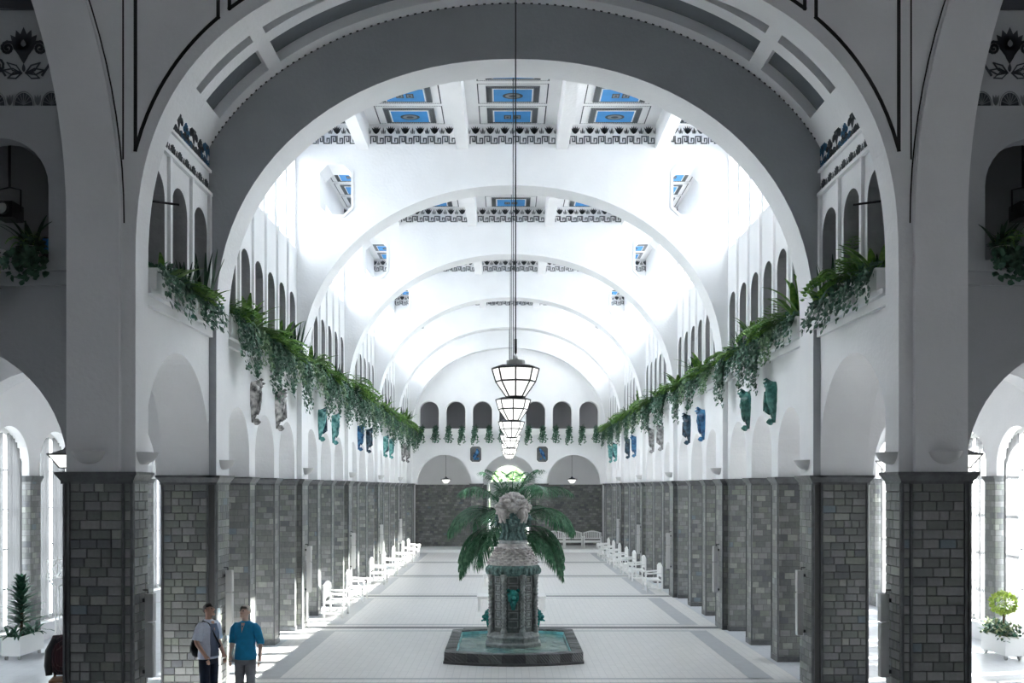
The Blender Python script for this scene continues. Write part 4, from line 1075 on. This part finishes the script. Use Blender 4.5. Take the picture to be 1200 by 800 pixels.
for q in range(4):
    a = q * pi / 2 - pi / 2; ca, sa = math.cos(a), math.sin(a)
    def rp_(r, u, z): return (r * ca - u * sa, r * sa + u * ca, z)
    b.blob(rp_(.27, 0, 3.20), (.13, .13, .10), 16, 12, 0, .35, 5); b.blob(rp_(.37, 0, 3.22), .055, 10, 8, 0, .2, 5)
    for u in (-.14, .14):
        b.blob(rp_(.24, u * .9, 3.33), (.085, .085, .07), 12, 9, 0, .3, 5); b.blob(rp_(.32, u * .6, 3.29), .03, 8, 6)
        b.tube([rp_(.24, u * 1.2, 3.15), rp_(.28, u * 1.6, 3.02), rp_(.27, u * 1.3, 2.86)], [.075, .06, .025], 8); b.blob(rp_(.15, u * 1.3, 3.42), (.08, .08, .06), 10, 8, 0, .4, 5)
b.blob((0, 0, 3.46), (.17, .17, .09), 16, 10, 0, .5, 4)
b.build('carved_heads', 'fountain_pale', ft, smooth='all')
for a in range(4):
    an = a * pi / 2 - pi / 2; b = MB()
    for i in range(14): b.blob((.33 * math.cos(an) + R.uniform(-.06, .06), .33 * math.sin(an) + R.uniform(-.06, .06), 2.80 + i * .02), (.05, .05, .045), 8, 6)
    b.build('grape_cluster', 'fountain_green', ft, smooth='all')
def lion(an, r, z, sc):
    ca, sa = math.cos(an), math.sin(an); b = MB()
    def P3(rr_, u, zz): return ((r + rr_ * sc) * ca - u * sc * sa, (r + rr_ * sc) * sa + u * sc * ca, z + zz * sc)
    b.blob(P3(.02, 0, .0), tuple(x * sc for x in (.12, .12, .15)), 14, 10, 0, .35, 5); b.blob(P3(.12, 0, -.03), tuple(x * sc for x in (.07, .07, .06)), 10, 8); b.blob(P3(.12, 0, -.11), tuple(x * sc for x in (.05, .05, .035)), 8, 6)
    for u in (-.06, .06): b.blob(P3(.08, u, .06), .032 * sc, 8, 6); b.blob(P3(.02, u * 1.7, .13), .04 * sc, 8, 6)
    b.tube([P3(.12, 0, -.10), P3(.20, 0, -.14)], .022 * sc, 8); b.tube([P3(0, 0, -.1), P3(.02, 0, -.3)], [.09 * sc, .03 * sc], 8)
    b.build('lion_mask', 'turquoise', ft, smooth='all')
lion(-pi / 2, .49, 1.26, 1.0); lion(0, .54, .78, .85); lion(pi, .54, .78, .85)

# ------------------------------------------------------------------ palm behind the fountain
def frond_mesh(seed, L, droop, lean):
    rng = random.Random(seed); mb = MB(); p = Vector((0, 0, 0)); d_ = Vector((1, 0, lean)).normalized(); n_ = 30; pts = [p.copy()]
    for i in range(n_):
        d_ = (d_ + Vector((0, rng.uniform(-.01, .01), -droop * (.4 + 1.4 * i / n_)))).normalized(); p = p + d_ * L / n_; pts.append(p.copy())
        if i < 3: continue
        t = i / n_; ll = L * .34 * math.sin(pi * min(.96, .22 + .74 * t)) + .05
        for sgn in (-1, 1):
            for h in (0, .5):
                dv = d_ * .8 + Vector((rng.uniform(-.1, .1), sgn * rng.uniform(.6, 1.0), -.05 - .35 * rng.random()))
                leaf(mb, p + d_ * (L / n_ * h), dv, Vector((0, -sgn * .2, 1)), ll * rng.uniform(.85, 1.1), .027, ll * .40, 0, 5)
    mb.tube(pts, [.018 * (1 - .75 * i / n_) + .003 for i in range(n_ + 1)], 5)
    return mb.mesh('frond', 'palm_leaf', recalc=False)
pal = thing('palm', 'tall feathery potted palm standing behind the fountain', 'palm', (-.02, 26.0, 0))
b = MB(); b.lathe([(.24, 0), (.30, .40), (.33, .42), (.33, .46), (.29, .46), (.28, .40)], 20); b.build('pot', 'white_paint', pal, smooth=True)
b = MB(); b.tube([(0, 0, .35), (.02, 0, 1.2), (0, .02, 2.0), (0, 0, 2.6)], [.10, .085, .075, .07], 10)
for i in range(18): b.lathe([(.075 - i * .0005, .45 + i * .115), (.10 - i * .0012, .48 + i * .115), (.075 - i * .0005, .50 + i * .115)], 10, (.01, 0, 0))
b.build('trunk', 'bark', pal)
frs = [frond_mesh(1, 2.0, .062, 1.9), frond_mesh(2, 2.0, .080, 1.2), frond_mesh(3, 1.75, .085, .6), frond_mesh(4, 1.55, .055, 4.0)]
for i, (kd, an, z) in enumerate([(0, 10, 2.7), (0, 95, 2.7), (0, 215, 2.7), (0, 300, 2.75), (1, 40, 2.65), (1, 165, 2.65), (1, 188, 2.6), (1, 340, 2.6), (1, 255, 2.6), (1, 130, 2.6),
        (2, 0, 2.5), (2, 20, 2.35), (2, 60, 2.4), (2, 180, 2.45), (2, 205, 2.35), (2, 150, 2.4), (2, 325, 2.3), (2, 230, 2.3), (3, 70, 2.8), (3, 20, 2.85), (3, 170, 2.8), (3, 280, 2.8), (2, 10, 2.1), (2, 195, 2.1), (2, 345, 2.0), (2, 168, 2.0), (1, 5, 2.6), (1, 15, 2.5), (1, 200, 2.55), (1, 175, 2.5), (2, 352, 2.3), (2, 185, 2.25), (0, 150, 2.7), (0, 40, 2.7), (3, 120, 2.85), (3, 330, 2.85), (3, 225, 2.85)]):
    o = link('frond', frs[kd], pal); o.location = (0, 0, z); o.rotation_euler = (0, 0, math.radians(an))

# ------------------------------------------------------------------ seats
def arm_bench(width):
    hw = width / 2; P = []
    b = MB(); n_ = 5
    for i in range(n_): b.box(-hw + .03, hw - .03, -.28 + i * .105, -.28 + i * .105 + .09, .41, .44)
    b.box(-hw + .03, hw - .03, -.27, .24, .385, .41); P.append(('seat', b.mesh('seat', 'white_paint')))
    b = MB(); outl = [(-hw, .52)] + [(-hw + width * i / 16, .88 + .12 * math.sin(pi * i / 16)) for i in range(17)] + [(hw, .52)]
    inn_ = [(-hw + .06, .58)] + [(-hw + .06 + (width - .12) * i / 16, .83 + .10 * math.sin(pi * i / 16)) for i in range(17)] + [(hw - .06, .58)]
    b.plate(outl, [inn_], PY, .24, .28); ns = int(width / .11)
    for i in range(ns):
        x = -hw + .06 + (width - .12) * (i + .5) / ns; b.box(x - .028, x + .028, .25, .27, .56, .86 + .09 * math.sin(pi * (i + .5) / ns))
    P.append(('backrest', b.mesh('backrest', 'white_paint')))
    for s in (-1, 1):
        x = s * (hw - .035)
        b = MB(); b.tube([(x, .26, .68), (x, .05, .67), (x, -.15, .65), (x, -.28, .66), (x, -.34, .62)], [.028, .03, .032, .036, .03], 8); b.tube([(x, -.27, .44), (x, -.30, .54), (x, -.27, .65)], .024, 6); P.append(('armrest', b.mesh('armrest', 'white_paint')))
        for y, h in ((-.26, .44), (.26, .90)):
            b = MB(); b.box(x - .027, x + .027, y - .027, y + .027, 0, h); P.append(('leg', b.mesh('leg', 'white_paint')))
        b = MB(); b.box(x - .015, x + .015, -.24, .24, .12, .16); P.append(('stretcher', b.mesh('stretcher', 'white_paint')))
    b = MB(); b.box(-hw + .03, hw - .03, -.28, -.25, .33, .385); b.box(-hw + .05, hw - .05, -.015, .015, .12, .16); P.append(('apron', b.mesh('apron', 'white_paint')))
    return P
pb1, pb2 = arm_bench(1.05), arm_bench(1.30)
def place_bench(parts, x, y, rz, label, z=0.0):
    t = thing('garden_bench', label, 'bench', (x, y, z), rz)
    for nm, me in parts: link(nm, me, t)
for i, y in enumerate((29.2, 33.2, 38.9, 42.6, 46.4, 50.6, 53.4)):
    place_bench(pb1, -5.0, y, pi / 2, '%s white wooden arm bench past the visitors, along their arcade' % ORD[i])
for i, y in enumerate((36.1, 40.3, 43.3, 46.1, 48.9, 51.6, 54.2)):
    place_bench(pb1, 5.0, y, -pi / 2, '%s white wooden arm bench from the fountain, arcade opposite the visitors' % ORD[i])
for i, x in enumerate((2.66, 3.72, 4.82)):
    place_bench(pb1, x, 59.0, 0, 'white slatted bench by end wall, %s' % ('next to the glazed arch', 'middle of three', 'in the corner')[i], .16)
cb = []
b = MB()
for i in range(5): b.box(-1.02, 1.02, -.45 + i * .182, -.45 + i * .182 + .165, .42, .45)
b.box(-1.0, 1.0, -.42, .42, .36, .42); cb.append(('seat', b.mesh('seat', 'white_paint')))
for x in (-.96, -.34, .34, .96):
    for y in (-.40, .40):
        b = MB(); b.box(x - .03, x + .03, y - .03, y + .03, 0, .36); cb.append(('leg', b.mesh('leg', 'white_paint')))
for i, y in enumerate(LY[2:5]):
    t = thing('backless_bench', '%s wide white backless bench behind the fountain palm' % ORD[i], 'bench', (0, y, 0))
    for nm, me in cb: link(nm, me, t)

# ------------------------------------------------------------------ trough planters in the aisles
def trough(x, y, label, cat='planter'):
    t = thing('trough_planter', label, cat, (x, y, 0))
    b = MB(); b.plate([(-.2, -.55), (.2, -.55), (.2, .55), (-.2, .55)], [[(-.17, -.52), (.17, -.52), (.17, .52), (-.17, .52)]], FZ, .10, .50); b.box(-.17, .17, -.52, .52, .10, .14); b.build('box', 'white_paint', t)
    b = MB(); b.box(-.17, .17, -.52, .52, .34, .44); b.build('soil', 'soil', t)
    for sx in (-.14, .14):
        for sy in (-.45, .45):
            b = MB(); b.lathe([(.015, -.02), (.05, -.02), (.05, .02), (.015, .02)], 10); b.v = [(z + sx, y2 + sy, x2 + .05) for x2, y2, z in b.v]; b.box(sx - .02, sx + .02, sy - .02, sy + .02, .07, .11); b.build('caster', 'metal_grey', t)
    return t
t = trough(-10.58, 22.1, 'white wheeled trough with tall dracaena and low leafy plants')
b = MB(); b.tube([(0, -.1, .4), (.02, -.1, .9), (0, -.08, 1.62)], [.03, .028, .02], 7); b.build('stem', 'bark', t)
b = MB(); rng = random.Random(5)
for i in range(120):
    z = .68 + 1.0 * (i / 120); a = i * 2.4; pr = .62 * (1.05 - .75 * (z - .68))
    d_ = Vector((math.cos(a), math.sin(a), .45 + .5 * (i / 120) * (i / 120) * 3)).normalized(); leaf(b, (.0, -.09, z), d_, (0, 0, 1), pr * rng.uniform(.8, 1.15), .10, pr * .30, 0, 6)
b.build('dracaena', 'dracaena_leaf', t, recalc=False)
lo_ = strap_mesh(91, 22, .5, .06, 'dracaena_leaf', .2, 'low_foliage', .15, .8)
o = link('low_foliage', lo_, t); o.location = (0, -.4, .12); o = link('low_foliage', lo_, t); o.location = (.02, .35, .12); o.rotation_euler = (0, 0, 1)
t = trough(10.55, 22.1, 'white wheeled trough with clipped yellow-green ball topiary')
b = MB(); b.tube([(0, -.05, .4), (.01, -.05, .95)], .02, 7); b.build('stem', 'bark', t)
b = MB(); rng = random.Random(8)
for i in range(900):
    d_ = rvec(rng); d_ = d_.normalized() if d_.length > .1 else Vector((0, 0, 1)); r_ = rng.uniform(.72, 1.0); leaf(b, (d_.x * .27 * r_, -.05 + d_.y * .27 * r_, 1.16 + d_.z * .24 * r_), d_ + rvec(rng) * .7, rvec(rng), .06, .035, .01, 0, 3)
b.build('topiary_ball', 'topiary', t, recalc=False)
b = MB()
for i in range(420):
    p = Vector((rng.uniform(-.24, .24), rng.uniform(-.58, .58), .5 + rng.uniform(-.08, .22))); leaf(b, p, rvec(rng) + Vector((0, 0, .5)), (0, 0, 1), rng.uniform(.08, .16), .06, .03, rng.random() < .35, 3)
b.build('low_foliage', ['dracaena_leaf', 'variegated'], t, recalc=False)
# white tubular stand by the window
t = thing('metal_stand', 'white tubular metal stand with crossed top frame beside the dracaena', 'stand', (-9.75, 21.9, 0))
def rods(name, segs, r_=.016):
    b = MB()
    for sg in segs: b.tube(sg, r_, 6)
    return b.build(name, 'white_paint', t)
tops = [(-.22, 0, 1.72), (.22, 0, 1.72), (.22, 0, 2.10), (-.22, 0, 2.10), (-.22, 0, 1.72)]
rods('top_frame', [tops, [(0, 0, 1.72), (0, 0, 2.18)], [(-.22, 0, 1.72), (0, 0, 2.10)], [(0, 0, 1.72), (-.22, 0, 2.10)], [(.22, 0, 1.72), (0, 0, 2.10)], [(0, 0, 1.72), (.22, 0, 2.10)]], .012)
rods('post', [[(-.22, 0, 1.72), (-.12, 0, 1.58), (-.04, 0, 1.54), (-.04, 0, .05)], [(.22, 0, 1.72), (.12, 0, 1.58), (.04, 0, 1.54), (.04, 0, .05)]])
for a in (0.3, 0.3 + 2.1, 0.3 + 4.2): rods('leg', [[(0, 0, .75), (.22 * math.cos(a), .22 * math.sin(a), .25), (.40 * math.cos(a), .40 * math.sin(a), .02)]])
rods('brace', [[(.2 * math.cos(a), .2 * math.sin(a), .30) for a in (.3, 2.4, 4.5, .3)]], .01)

# ------------------------------------------------------------------ balcony and gallery fittings
Rb = strap_mesh(101, 16, .55, .05, 'spike', .14, 'foliage', .1, 1.0)
bal_ivy = ivy_mesh(103, 16, .55, .10, .16)
for s in (-1, 1):
    t = thing('balcony_pot', 'white pot with dark fern and trailing ivy on %s balcony ledge' % ('the lantern-side' if 0 else ('dracaena-side' if s < 0 else 'topiary-side')), 'plant', (s * 7.12, A1[1] - .0, 6.95))
    b = MB(); b.lathe([(.09, 0), (.13, .20), (.14, .22), (.12, .22), (.11, .19)], 16); b.build('pot', 'white_paint', t, smooth=True)
    o = link('foliage', Rb, t); o.location = (0, 0, -.12); o = link('ivy', bal_ivy, t); o.location = (0, .03, -.16)
    o = link('fern', ferns[0], t); o.scale = (.25, .8, .65); o.location = (0, 0, 0)
    t = thing('stage_spotlight', 'black stage spotlight hanging in the balcony opening on the %s side' % ('dracaena' if s < 0 else 'topiary'), 'spotlight', (s * 7.72, 15.6, 7.72))
    b = MB(); b.box(-.14, .14, -.20, .16, 0, .24); b.lathe([(.09, 0), (.105, .10), (.10, .10), (.08, .02)], 16); b.v = b.v[:8] + [(x, -.20 - z, y + .12) for x, y, z in b.v[8:]]; b.build('housing', 'black', t)
    b = MB(); b.tube([(-.17, 0, .12), (-.17, 0, .46), (0, 0, .50), (.17, 0, .46), (.17, 0, .12)], .014, 6); b.tube([(0, 0, .5), (0, 0, 1.2)], .02, 6); b.build('yoke', 'black', t)
    b = MB(); b.lathe([(.01, 0), (.085, 0), (.085, .01)], 16); b.v = [(x, -.22 - z, y + .12) for x, y, z in b.v]; b.build('lens', 'metal_grey', t)
    t = thing('gallery_spotlight', 'black spotlight on bracket in the first gallery arch, %s side' % ('dracaena' if s < 0 else 'topiary'), 'spotlight', (s * (XW + .12), 15.5, 7.65))
    b = MB(); b.box(-.07, .07, -.09, .09, 0, .30); b.lathe([(.055, 0), (.07, .07), (.05, .07)], 12, (0, 0, -.07)); b.build('housing', 'black', t)
    b = MB(); b.tube([(s * .10, 0, .36), (-s * .45, .30, .36)], .018, 6); b.tube([(0, 0, .28), (0, 0, .36)], .015, 6); b.build('bracket', 'black', t)
t = thing('hanging_plant', 'pale variegated string plant hanging over the balcony ledge', 'plant', (-7.60, A1[1] - .17, 6.95)); rng = random.Random(77)
b = MB(); b.lathe([(.10, 0), (.14, .16), (.12, .16)], 14, (0, .1, 0)); b.build('pot', 'white_paint', t)
b = MB()
for i in range(26):
    x = rng.uniform(-.13, .13); y = rng.uniform(-.08, .0); z = .2; L = rng.uniform(.6, 1.15)
    while z > .2 - L:
        z -= .03; leaf(b, (x + rng.uniform(-.02, .02), y - .05, z), rvec(rng), (0, -1, .3), .045, .035, .005, 0, 3)
b.build('strings', 'variegated', t, recalc=False)
t = thing('small_screen', 'small blue display box on balcony ledge beside the fern', 'box', (-6.93, A1[1] + .1, 6.95)); b = MB(); b.box(-.05, .05, -.03, .03, .04, .38); b.box(-.02, .02, -.02, .02, 0, .04); b.build('case', 'black', t)
b = MB(); b.box(-.045, .045, -.036, -.03, .17, .36); b.build('screen', 'panel_blue', t)

# ------------------------------------------------------------------ people
def skin_mesh(name, nodes, edges, root, mat, sub=2):
    me = bpy.data.meshes.new(name); names = list(nodes); me.from_pydata([nodes[n_][0] for n_ in names], [(names.index(a), names.index(b)) for a, b in edges], [])
    o = bpy.data.objects.new(name, me); COL.objects.link(o); md_ = o.modifiers.new('skin', 'SKIN'); md_.use_smooth_shade = True
    for i, n_ in enumerate(names):
        r_ = nodes[n_][1]; me.skin_vertices[0].data[i].radius = r_ if isinstance(r_, tuple) else (r_, r_); me.skin_vertices[0].data[i].use_root = (n_ == root)
    sb_ = o.modifiers.new('sub', 'SUBSURF'); sb_.levels = sub; sb_.render_levels = sub
    dg = bpy.context.evaluated_depsgraph_get(); ev = bpy.data.meshes.new_from_object(o.evaluated_get(dg)); bpy.data.objects.remove(o); bpy.data.meshes.remove(me)
    ev.materials.clear(); ev.materials.append(MATS[mat]); ev.name = name; return ev
def person(label, loc, rz, P):
    t = thing('person', label, 'person', loc, rz)
    n_ = dict(P['nodes']); E = [('pel', 'wai'), ('wai', 'che'), ('che', 'nb'), ('nb', 'nk'), ('nk', 'hl'), ('hl', 'hm'), ('hm', 'ht')]
    for s in 'lr': E += [('pel', 'hip' + s), ('hip' + s, 'kne' + s), ('kne' + s, 'ank' + s), ('ank' + s, 'toe' + s), ('che', 'sho' + s), ('sho' + s, 'elb' + s), ('elb' + s, 'wri' + s), ('wri' + s, 'pal' + s)]
    body = skin_mesh('body', n_, E, 'pel', P['skin'])
    ex = MB()   # nose, ears, fingers fused with the body surface
    hm = Vector(n_['hm'][0]); f = Vector(P['look']).normalized(); sd = f.cross(Vector((0, 0, 1))).normalized(); up = sd.cross(f)
    ex.tube([hm + f * .072 + up * .02, hm + f * .105 - up * .018, hm + f * .07 - up * .03], [.010, .015, .012], 7)
    for q in (-1, 1): ex.blob(tuple(hm + sd * q * .080 - f * .01), (.014, .022, .03), 8, 6)
    ex.blob(tuple(hm + f * .070 - up * .052), (.026, .018, .012), 8, 6); ex.blob(tuple(hm + f * .055 - up * .085), (.035, .03, .022), 8, 6)
    for s in 'lr':
        w_ = Vector(n_['wri' + s][0]); p_ = Vector(n_['pal' + s][0]); d_ = (p_ - w_).normalized(); fw = Vector((0, -1, 0)); fw = (fw - d_ * fw.dot(d_)).normalized(); q_ = d_.cross(fw)
        for i, L_ in enumerate((.070, .082, .076, .058)):
            b0 = p_ + fw * (.027 - .018 * i) + d_ * .015; ex.tube([b0, b0 + d_ * L_ * .5 + q_ * .004, b0 + d_ * L_ * .92 - fw * .012], [.0095, .009, .0065], 6)
        b0 = w_ + d_ * .035 + fw * .03; ex.tube([b0, b0 + fw * .022 + d_ * .03, b0 + fw * .024 + d_ * .06], [.011, .010, .007], 6)
    bm = bmesh.new(); bm.from_mesh(body); me2 = ex.mesh('x', P['skin'], smooth='all'); bm.from_mesh(me2); bm.to_mesh(body); bm.free(); bpy.data.meshes.remove(me2)
    body.polygons.foreach_set('use_smooth', [True] * len(body.polygons)); body.materials.clear(); body.materials.append(MATS[P['skin']]); bo = link('body', body, t)
    b = MB()
    for q in (-1, 1): b.blob(tuple(hm + sd * q * .030 + f * .074 + up * .012), .0105, 8, 6)
    b.build('eyes', 'black', t)
    b = MB()   # hair: cap over the skull, open at the face
    c_h = hm + up * .022 - f * .014; vs_ = []; fs_ = []; R1, S1 = 10, 20
    for i in range(R1 + 1):
        th = (pi * .66) * i / R1
        for q in range(S1):
            a = 2 * pi * q / S1; dd = up * math.cos(th) + (f * math.cos(a) + sd * math.sin(a)) * math.sin(th)
            k = 1 + .06 * noise.noise(dd * 5 + Vector(loc))
            vs_.append(c_h + f * dd.dot(f) * .098 * k + sd * dd.dot(sd) * .086 * k + up * dd.dot(up) * .094 * k)
    for i in range(R1):
        for q in range(S1):
            th = pi * .66 * (i + .5) / R1; a = 2 * pi * (q + .5) / S1; ff = math.cos(a) * math.sin(th)
            if ff > P['hair_front'] and math.cos(th) < .62: continue
            if math.cos(th) < -.1 and ff > -.2: continue
            fs_.append((i * S1 + q, (i + 1) * S1 + q, (i + 1) * S1 + (q + 1) % S1, i * S1 + (q + 1) % S1))
    b.add(vs_, fs_); b.build('hair', P['hair'], t, smooth='all')
    K = n_['pel'][0][2] / .95
    def loft(mb, rings_, seg=20):
        vs_ = []; fs_ = []
        for z, rx, ry, cy in rings_:
            for q in range(seg):
                a = 2 * pi * q / seg; kk = 1 + .03 * noise.noise(Vector((math.cos(a) * 2, math.sin(a) * 2, z * 9)))
                vs_.append((rx * math.cos(a) * kk * K, (cy + ry * math.sin(a) * kk) * K, z * K))
        for i in range(len(rings_) - 1):
            for q in range(seg): fs_.append((i * seg + q, i * seg + (q + 1) % seg, (i + 1) * seg + (q + 1) % seg, (i + 1) * seg + q))
        mb.add(vs_, fs_)
    hx, hy = P['hem']; b = MB()
    loft(b, [(.885, hx + .005, hy, 0), (.95, hx + .005, hy, 0), (1.03, hx - .005, hy - .005, 0), (1.12, .162, .122, 0), (1.22, .175, .130, 0), (1.32, .192, .135, 0), (1.39, .205, .122, 0), (1.44, .190, .105, 0), (1.475, .130, .088, .003), (1.50, .075, .070, .004)])
    for s in 'lr':
        S_, E_, W_ = (Vector(n_[k + s][0]) for k in ('sho', 'elb', 'wri'))
        if P['cuff'] >= 0: b.tube([S_ * 1 - Vector((S_.x * .5, 0, -.012)), S_ - Vector((S_.x * .12, 0, .002)), S_.lerp(E_, .18) , S_.lerp(E_, .5), E_, E_.lerp(W_, P['cuff'])], [.05, .074, .076, .070, .063, .060], 12)
        else: b.tube([S_ * 1 - Vector((S_.x * .5, 0, -.012)), S_ - Vector((S_.x * .12, 0, .002)), S_.lerp(E_, .18), S_.lerp(E_, .5), S_.lerp(E_, .88)], [.05, .074, .078, .080, .082], 12)
    b.build('shirt', P['shirt'], t, smooth='all')
    c1 = Vector(n_['nb'][0]); b = MB(); b.lathe([(.070, -.02), (.078, .012), (.066, .035), (.062, .03), (.062, -.02)], 16, tuple(c1)); b.build('collar', P['shirt'], t, smooth=True)
    b = MB(); b.add([(-.034 * K, -.088 * K, 1.485 * K), (.034 * K, -.088 * K, 1.485 * K), (0, -.142 * K, 1.33 * K), (0, -.05, 1.40 * K)], [(0, 1, 2), (0, 2, 3), (1, 3, 2), (0, 3, 1)]); b.build('open_neck', P['skin'], t)
    b = MB(); loft(b, [(1.03, .150, .112, 0), (.97, .162, .122, 0), (.90, .172, .128, .003), (.84, .172, .125, .004), (.80, .165, .115, .004)])
    for s in 'lr':
        H_, N_, A_ = (Vector(n_[k + s][0]) for k in ('hip', 'kne', 'ank'))
        b.tube([H_ + Vector((0, 0, .02)), H_.lerp(N_, .35), N_, N_.lerp(A_, .5), A_ - Vector((0, 0, .04))], [.094, .092, .074, .068, .066], 14)
    b.build('trousers', P['legs'], t, smooth='all')
    for s in 'lr':
        a_, q_ = Vector(n_['ank' + s][0]), Vector(n_['toe' + s][0]); d_ = (q_ - a_); d_.z = 0; d_.normalize(); b = MB()
        b.tube([tuple(Vector((a_.x, a_.y, .045)) - d_ * .065), tuple(Vector((a_.x, a_.y, .052))), tuple(Vector((a_.x, a_.y, .045)) + d_ * .10), tuple(Vector((a_.x, a_.y, .036)) + d_ * .19)], [.036, .05, .044, .026], 10); b.build('shoe', 'leather', t, smooth='all')
    return t
def base_nodes(h, look, ar, al):
    k = h / 1.74; f = Vector(look).normalized()
    n_ = {'pel': ((0, 0, .95), (.135, .10)), 'wai': ((0, -.005, 1.12), (.125, .095)), 'che': ((0, 0, 1.32), (.155, .105)), 'nb': ((0, .005, 1.475), (.06, .055)), 'nk': ((0, 0, 1.53), .048),
          'hl': ((f.x * .015, f.y * .015 - .0, 1.585), (.058, .062)), 'hm': ((f.x * .02, f.y * .02, 1.655), (.078, .088)), 'ht': ((f.x * .005 - f.x * f.z * .02, f.y * .005, 1.712), (.050, .058))}
    for s, x, arm in (('l', 1, al), ('r', -1, ar)):
        n_['hip' + s] = ((x * .09, 0, .88), .088); n_['kne' + s] = ((x * .10, -.015, .50), .062); n_['ank' + s] = ((x * .105, .02, .10), .043); n_['toe' + s] = ((x * .12, -.12, .04), .032)
        n_['sho' + s] = ((x * .175, 0, 1.415), .058); n_['elb' + s] = (arm[0], .043); n_['wri' + s] = (arm[1], .030); n_['pal' + s] = (arm[2], (.022, .038))
    return {q: (tuple(c * k for c in v_[0]), tuple(c * k for c in v_[1]) if isinstance(v_[1], tuple) else v_[1] * k) for q, v_ in n_.items()}
lk = (.05, -1, .32)
w_ = person('person in pale open shirt and dark jeans with black shoulder bag, looking up', (-4.98, 16.6, 0), math.radians(62),
    dict(nodes=base_nodes(1.75, lk, ((-.25, .02, 1.16), (-.22, -.14, .97), (-.215, -.18, .90)), ((.24, .03, 1.15), (.21, -.12, .94), (.20, -.15, .87))), look=lk, skin='skin', hair='hair_dark', hair_front=.35, shirt='shirt_pale', legs='jeans', cuff=-1, hem=(.185, .142)))
b = MB(); vs_ = [(-.07, -.108, 1.45), (.07, -.108, 1.45), (.085, -.150, 1.30), (.075, -.144, 1.10), (.09, -.148, .93), (-.09, -.148, .93), (-.075, -.144, 1.10), (-.085, -.150, 1.30)]
b.add(vs_ + [(x, y + .06, z) for x, y, z in vs_], [(0, 1, 2, 7), (7, 2, 3, 6), (6, 3, 4, 5), (8, 15, 10, 9), (15, 14, 11, 10), (14, 13, 12, 11)] + [(i, (i + 8), ((i + 1) % 8) + 8, (i + 1) % 8) for i in range(8)])
b.build('inner_top', 'top_slate', w_, smooth='all')
bag = thing('shoulder_bag', 'black leather bag hanging behind the person in jeans', 'bag', (-4.98, 16.6, 0), math.radians(62))
b = MB(); b.blob((-.05, .19, 1.06), (.15, .075, .17), 18, 12, 0, .12, 3); b.build('pouch', 'leather', bag, smooth='all')
b = MB(); b.tube([(-.15, .18, 1.15), (-.15, .10, 1.40), (-.12, .0, 1.50), (-.08, -.08, 1.46), (-.02, -.165, 1.25), (.10, -.16, 1.08), (.17, -.02, 1.02), (.08, .17, 1.05)], .014, 6); b.build('strap', 'leather', bag, smooth='all')
lk = (-.25, -1, .18)
person('person with grey hair in blue shirt and grey trousers, arms hanging', (-4.38, 16.6, 0), math.radians(-12),
    dict(nodes=base_nodes(1.72, lk, ((-.245, .03, 1.16), (-.25, -.03, .93), (-.245, -.05, .85)), ((.25, .03, 1.16), (.265, -.02, .93), (.26, -.04, .85))), look=lk, skin='skin_fair', hair='hair_grey', hair_front=.45, shirt='shirt_blue', legs='trousers_grey', cuff=.12, hem=(.182, .140)))

# jacket over a chair half hidden by the front pier
ch = thing('side_chair', 'dark wooden chair half hidden behind the front pier', 'chair', (-7.52, 17.1, 0), .25)
b = MB(); b.box(-.22, .22, -.22, .22, .43, .47); b.build('seat', 'wood_chair', ch)
for x in (-.19, .19):
    b = MB(); b.box(x - .02, x + .02, -.20, -.16, 0, .43); b.build('leg', 'wood_chair', ch)
    b = MB(); b.box(x - .02, x + .02, .17, .21, 0, 1.02); b.build('leg', 'wood_chair', ch)
for z in (.62, .76, .92):
    b = MB(); b.box(-.17, .17, .18, .20, z, z + .08); b.build('back_slat', 'wood_chair', ch)
jk = thing('jacket', 'dark maroon checked jacket draped over the chair by the front pier', 'jacket', (-7.52, 17.1, 0), .25)
b = MB(); rows_ = []
for i in range(9):
    t_ = i / 8; z = 1.16 - .66 * t_; hw_ = .17 + .12 * math.sin(pi * min(1, .15 + t_ * .75)); rows_.append((hw_, .07 + .06 * math.sin(pi * t_), z))
vs_ = []; fs_ = []; S1 = 18
for hw_, dp, z in rows_:
    for q in range(S1):
        a = 2 * pi * q / S1; k = 1 + .12 * noise.noise(Vector((math.cos(a) * 2, math.sin(a) * 2, z * 4))); vs_.append((hw_ * math.cos(a) * k, .19 + dp * math.sin(a) * k, z))
for i in range(8):
    for q in range(S1): fs_.append((i * S1 + q, i * S1 + (q + 1) % S1, (i + 1) * S1 + (q + 1) % S1, (i + 1) * S1 + q))
fs_.append(tuple(range(S1))); b.add(vs_, fs_); b.build('shell', 'plaid', jk, smooth='all')
for s in (-1, 1):
    b = MB(); b.tube([(s * .17, .19, 1.10), (s * .27, .17, .90), (s * .29, .15, .66), (s * .27, .13, .50)], [.07, .075, .065, .055], 10); b.build('sleeve', 'black', jk, smooth='all')

# trees seen through the glazed end arch
rng = random.Random(3)
for i, (x, y, h_) in enumerate(((-2.2, 70, 6.2), (1.2, 73, 7.0), (3.4, 69, 5.4))):
    t = thing('garden_tree', '%s leafy green tree outside the glazed end arch' % ('broad', 'tall', 'small')[i], 'tree', (x, y, -.25))
    b = MB(); b.tube([(0, 0, 0), (.05, 0, h_ * .4), (0, .05, h_ * .75)], [.14, .11, .05], 8); b.build('trunk', 'bark', t)
    b = MB()
    for q in range(1500):
        d_ = rvec(rng); d_ = d_.normalized() * rng.uniform(.5, 1); leaf(b, (d_.x * 1.9, d_.y * 1.6, h_ * .62 + d_.z * h_ * .42), rvec(rng), rvec(rng), .42, .30, .05, 0, 3)
    b.build('crown', 'tree_crown', t, recalc=False)
